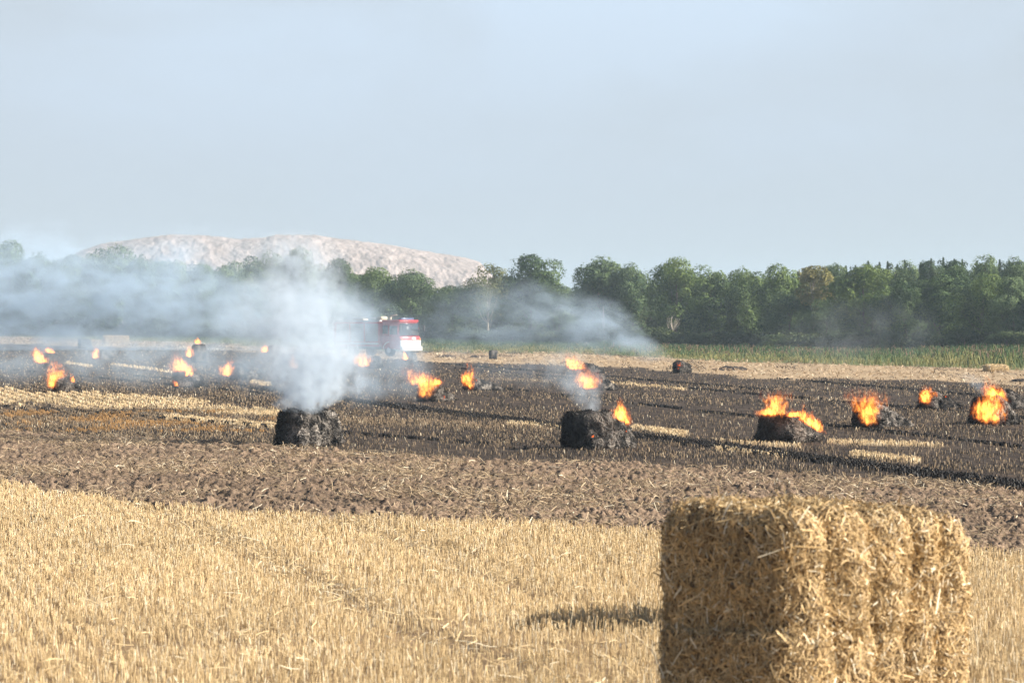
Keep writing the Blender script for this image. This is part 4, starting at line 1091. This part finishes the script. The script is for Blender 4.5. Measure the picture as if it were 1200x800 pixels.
# ------------------------------------------------------------------ firefighter, half lost in the smoke
def person():
    vb = 415; P = pxm(vb); X, Y = G(397, vb)
    J = {'pelvis': (0, 0, .98, .16), 'waist': (0, .01, 1.12, .15), 'chest': (0, .01, 1.36, .18), 'neck': (0, 0, 1.53, .07), 'head': (0, -.01, 1.64, .095), 'crown': (0, -.01, 1.74, .08),
         'shl': (-.19, 0, 1.45, .08), 'ell': (-.28, -.04, 1.19, .06), 'wrl': (-.24, -.2, .99, .045), 'hdl': (-.22, -.27, .95, .045),
         'shr': (.19, 0, 1.45, .08), 'elr': (.29, -.02, 1.18, .06), 'wrr': (.3, -.1, .94, .045), 'hdr': (.3, -.13, .86, .045),
         'hpl': (-.1, 0, .92, .11), 'knl': (-.13, -.04, .5, .08), 'anl': (-.15, 0, .1, .06), 'tol': (-.16, -.16, .05, .05),
         'hpr': (.1, 0, .92, .11), 'knr': (.13, -.02, .5, .08), 'anr': (.15, .04, .1, .06), 'tor': (.17, -.12, .05, .05)}
    E = ['pelvis waist', 'waist chest', 'chest neck', 'neck head', 'head crown', 'chest shl', 'shl ell', 'ell wrl', 'wrl hdl', 'chest shr', 'shr elr', 'elr wrr', 'wrr hdr', 'pelvis hpl', 'hpl knl', 'knl anl', 'anl tol', 'pelvis hpr', 'hpr knr', 'knr anr', 'anr tor']
    ks = list(J); me = bpy.data.meshes.new('body')
    me.from_pydata([J[k][:3] for k in ks], [tuple(ks.index(x) for x in e_.split()) for e_ in E], [])
    root = empty('person', (X, Y, 0), math.radians(25))
    suit = simple('dark_blue_suit', (0.03, 0.035, 0.06), .8)
    ob = link('body', me, suit, root)
    sk = ob.modifiers.new('skin', 'SKIN')
    for i, k in enumerate(ks):
        me.skin_vertices[0].data[i].radius = (J[k][3],) * 2
        me.skin_vertices[0].data[i].use_root = (k == 'pelvis')
    ob.modifiers.new('sub', 'SUBSURF').levels = 1; ob.modifiers['sub'].render_levels = 2
    wh = simple('helmet_white', (0.8, 0.8, 0.74), .3); ye = simple('reflective_yellow', (0.75, 0.75, 0.2), .5)
    th = np.linspace(0, math.pi / 2, 7)
    MB().tube([(0, -.01, 1.66), (0, -.01, 1.67)] + [(0, -.01, 1.67 + .15 * math.sin(a)) for a in th[1:]], [.17, .15] + [max(.01, .145 * math.cos(a)) for a in th[1:]], 16).build('helmet', wh, root, smooth=True)
    MB().tube([(0, .01, 1.14), (0, .01, 1.20)], .178, 16).build('reflective_band', ye, root)
    tag(root, 'firefighter in dark suit and white helmet, faint in the smoke left of the fire engine', 'person')
person()

# ------------------------------------------------------------------ smoke
BL, BL2 = (0.80, 0.90, 1.0), (0.68, 0.84, 1.0)
def smoke(name, spec, d, axis, ratio, dens, scale, label, step=0.5, dy=None, **kw):
    rings = px_rings(spec, d, axis, dy)
    o = spine_volume(name, rings, axis, ratio, smoke_fn(dens, kw.pop('col', BL if d < 90 else BL2), scale, **kw), step=step)
    tag(o, label, 'smoke', kind='stuff'); return o
# the main column, rising and spreading from the bale left of centre
smoke('smoke', [(489, 354, 30, 2.6), (478, 357, 44, 2.4), (460, 362, 66, 1.5), (435, 366, 92, .8), (400, 356, 106, .56), (365, 345, 98, .5), (335, 341, 86, .5), (305, 338, 76, .46), (262, 334, 62, .3)], 72.0, 'z', 0.9, 3.4, 1.2,
      'thick white smoke column rising from the charred bale left of centre', step=0.35, dy=[0, .2, .5, 1, 1.5, 2, 2.5, 3, 3.2], thr=.39, gain=3.8, dist=0.9, fall=1.25)
smoke('smoke', [(240, 395, 50, .3), (320, 380, 90, .8), (390, 396, 92, .8), (440, 412, 80, 1.25), (515, 436, 54, .3)], 100.0, 'x', 1.2, 0.55, 0.4, 'thin blue smoke drifting around the foot of the main column', step=0.5, thr=.38, gain=3)
smoke('smoke', [(-160, 346, 122, .9), (0, 348, 118, 1.1), (90, 350, 116, 1.25), (180, 356, 110, 1.15), (270, 360, 104, 1.05), (360, 370, 84, .8), (430, 380, 62, .5), (500, 392, 46, .1)], 300.0, 'x', 1.6, 0.125, 0.18,
      'wide bank of blue-white smoke hiding the wood on the left', step=0.6, thr=.37, gain=3.0, stretch=(.6, .5, 1), fall=1.2, dist=0.8)
smoke('smoke', [(-140, 425, 40, .7), (60, 420, 44, .9), (200, 424, 44, 1), (320, 428, 44, 1), (430, 436, 38, .6), (540, 440, 24, .1)], 112.0, 'x', 2.2, 0.30, 0.35, 'thin low smoke over the burnt ground at left', step=0.6, thr=.35, gain=3)
smoke('smoke', [(400, 388, 20, .1), (480, 386, 44, .35), (560, 380, 64, .45), (640, 376, 72, .7), (700, 384, 56, 1.0), (745, 400, 34, 1.5), (774, 413, 16, 3), (794, 424, 6, 6)], 185.0, 'x', 1.4, 0.24, 0.3,
      'blue smoke trailing left from the dark smoking bale', step=0.5, thr=.39, gain=3.5, stretch=(.6, .6, 1), fall=1.2, dist=0.9)
smoke('smoke', [(489, 692, 9, 2), (478, 690, 20, 1.3), (464, 684, 32, .8), (446, 676, 44, .45), (424, 668, 46, .2), (400, 660, 40, .1)], 71.0, 'z', 1.0, 2.2, 1.1, 'small wisp of smoke rising from the charred bale in the middle', step=0.4, thr=.38, gain=4)
smoke('smoke', [(470, 1160, 6, .8), (458, 1152, 16, 1.0), (446, 1142, 26, .6), (436, 1128, 30, .2)], 97.0, 'z', 1.0, 1.3, 0.9, 'faint wisp of smoke left of the sheet of fire at the right edge', step=0.5, thr=.42, gain=4)
smoke('smoke', [(840, 402, 10, .1), (930, 400, 40, .8), (1010, 392, 56, 1), (1060, 388, 54, .8), (1120, 402, 20, .1)], 200.0, 'x', 1.0, 0.055, 0.2, 'thin grey-blue smoke before the wood on the right', step=0.7, thr=.38, gain=3, col=(.60, .68, .78))
smoke('smoke', [(540, 442, 10, .2), (575, 438, 28, 1), (620, 436, 28, .8), (680, 444, 28, .7), (730, 446, 14, .1)], 120.0, 'x', 1.4, 0.26, 0.4, 'faint smoke over the burnt ground near the centre', step=0.6, thr=.38, gain=3)

# ------------------------------------------------------------------ haze, sky, sun, camera
def haze():
    mb = MB().box((0, 200, 25.5), (5600, 5600, 55)); o = mb.build('haze', None)
    m, nt, ns, ln = mat_new('haze'); out = N(nt, 'ShaderNodeOutputMaterial'); v = N(nt, 'ShaderNodeVolumePrincipled')
    v.inputs['Color'].default_value = (0.66, 0.83, 1.0, 1); v.inputs['Density'].default_value = 0.00027; v.inputs['Anisotropy'].default_value = 0.0
    ln.new(v.outputs[0], out.inputs['Volume']); o.data.materials.append(m)
    tag(o, 'pale air haze over the whole landscape', None, kind='stuff')
haze()
SUN_EL, SUN_AZ = math.radians(30), math.radians(100)      # azimuth clockwise from +Y
SKY_LOW, SKY_HIGH, SKY_SMOKE = (5.15, 5.65, 6.25), (6.5, 7.8, 9.3), (5.5, 6.15, 6.8)
w = bpy.data.worlds.new('World'); SC.world = w; w.use_nodes = True
nt = w.node_tree; nt.nodes.clear()
wo = N(nt, 'ShaderNodeOutputWorld'); bg = N(nt, 'ShaderNodeBackground'); sky = N(nt, 'ShaderNodeTexSky'); sky.sky_type = 'NISHITA'
sky.sun_disc = False; sky.sun_elevation = SUN_EL; sky.sun_rotation = SUN_AZ; sky.dust_density = 1.6; sky.ozone_density = 1.5; sky.air_density = 1.0
tcw = N(nt, 'ShaderNodeTexCoord')
mpw = N(nt, 'ShaderNodeMapping'); mpw.inputs['Scale'].default_value = (1, 1, 2.2); nt.links.new(tcw.outputs['Generated'], mpw.inputs[0])
cl = noise_n(nt, mpw.outputs[0], 7.0, 5, 0.5, 0.4); cl2 = noise_n(nt, mpw.outputs[0], 2.6, 3, 0.5, 0.2)
sz = N(nt, 'ShaderNodeSeparateXYZ'); nt.links.new(tcw.outputs['Generated'], sz.inputs[0])
low = ramp(nt, sz.outputs[2], [(0.0, (1, 1, 1)), (0.12, (1, 1, 1)), (0.26, (0, 0, 0))])
thin = mix_c(nt, math_n(nt, 'MULTIPLY', sz.outputs[2], 9.0, clamp=True), SKY_LOW, SKY_HIGH)     # thin smoke lying low in the sky
thin = mix_c(nt, ramp(nt, math_n(nt, 'ADD', math_n(nt, 'MULTIPLY', cl, .5), math_n(nt, 'MULTIPLY', cl2, .5)), [(0.42, (0, 0, 0)), (0.58, (.8, .8, .8))]), thin, SKY_SMOKE)
skyc = mix_c(nt, low, sky.outputs[0], thin)
nt.links.new(skyc, bg.inputs[0]); bg.inputs[1].default_value = 0.05
nt.links.new(bg.outputs[0], wo.inputs[0])
sd = bpy.data.lights.new('sun', 'SUN'); sd.energy = 5.0; sd.angle = math.radians(0.5); sd.color = (1.0, 0.92, 0.80)
so = bpy.data.objects.new('sun', sd); COL.objects.link(so)
sv = Vector((math.sin(SUN_AZ) * math.cos(SUN_EL), math.cos(SUN_AZ) * math.cos(SUN_EL), math.sin(SUN_EL)))
so.rotation_euler = sv.to_track_quat('Z', 'Y').to_euler(); so.location = (60, -60, 60)

cam = bpy.data.cameras.new('camera'); co = bpy.data.objects.new('camera', cam); COL.objects.link(co)
cam.sensor_width = 36; cam.lens = FPX / 1200 * 36; cam.clip_start = 0.1; cam.clip_end = 8000
co.location = (0, 0, H_EYE); co.rotation_euler = (math.radians(90) - math.atan2(400 - V0, FPX), 0, 0)
cam.dof.use_dof = True; cam.dof.focus_distance = 68; cam.dof.aperture_fstop = 4.5
SC.camera = co
SC.view_settings.view_transform = 'Standard'; SC.view_settings.look = 'None'; SC.view_settings.exposure = 1.04; SC.view_settings.gamma = 1
SC.view_settings.use_curve_mapping = False
cy = SC.cycles
cy.use_denoising = True
try: cy.denoiser = 'OPENIMAGEDENOISE'
except Exception: pass
cy.volume_max_steps = 96; cy.volume_bounces = 2; cy.max_bounces = 6; cy.diffuse_bounces = 2; cy.glossy_bounces = 2; cy.transparent_max_bounces = 16
cy.use_adaptive_sampling = True; cy.adaptive_threshold = 0.01
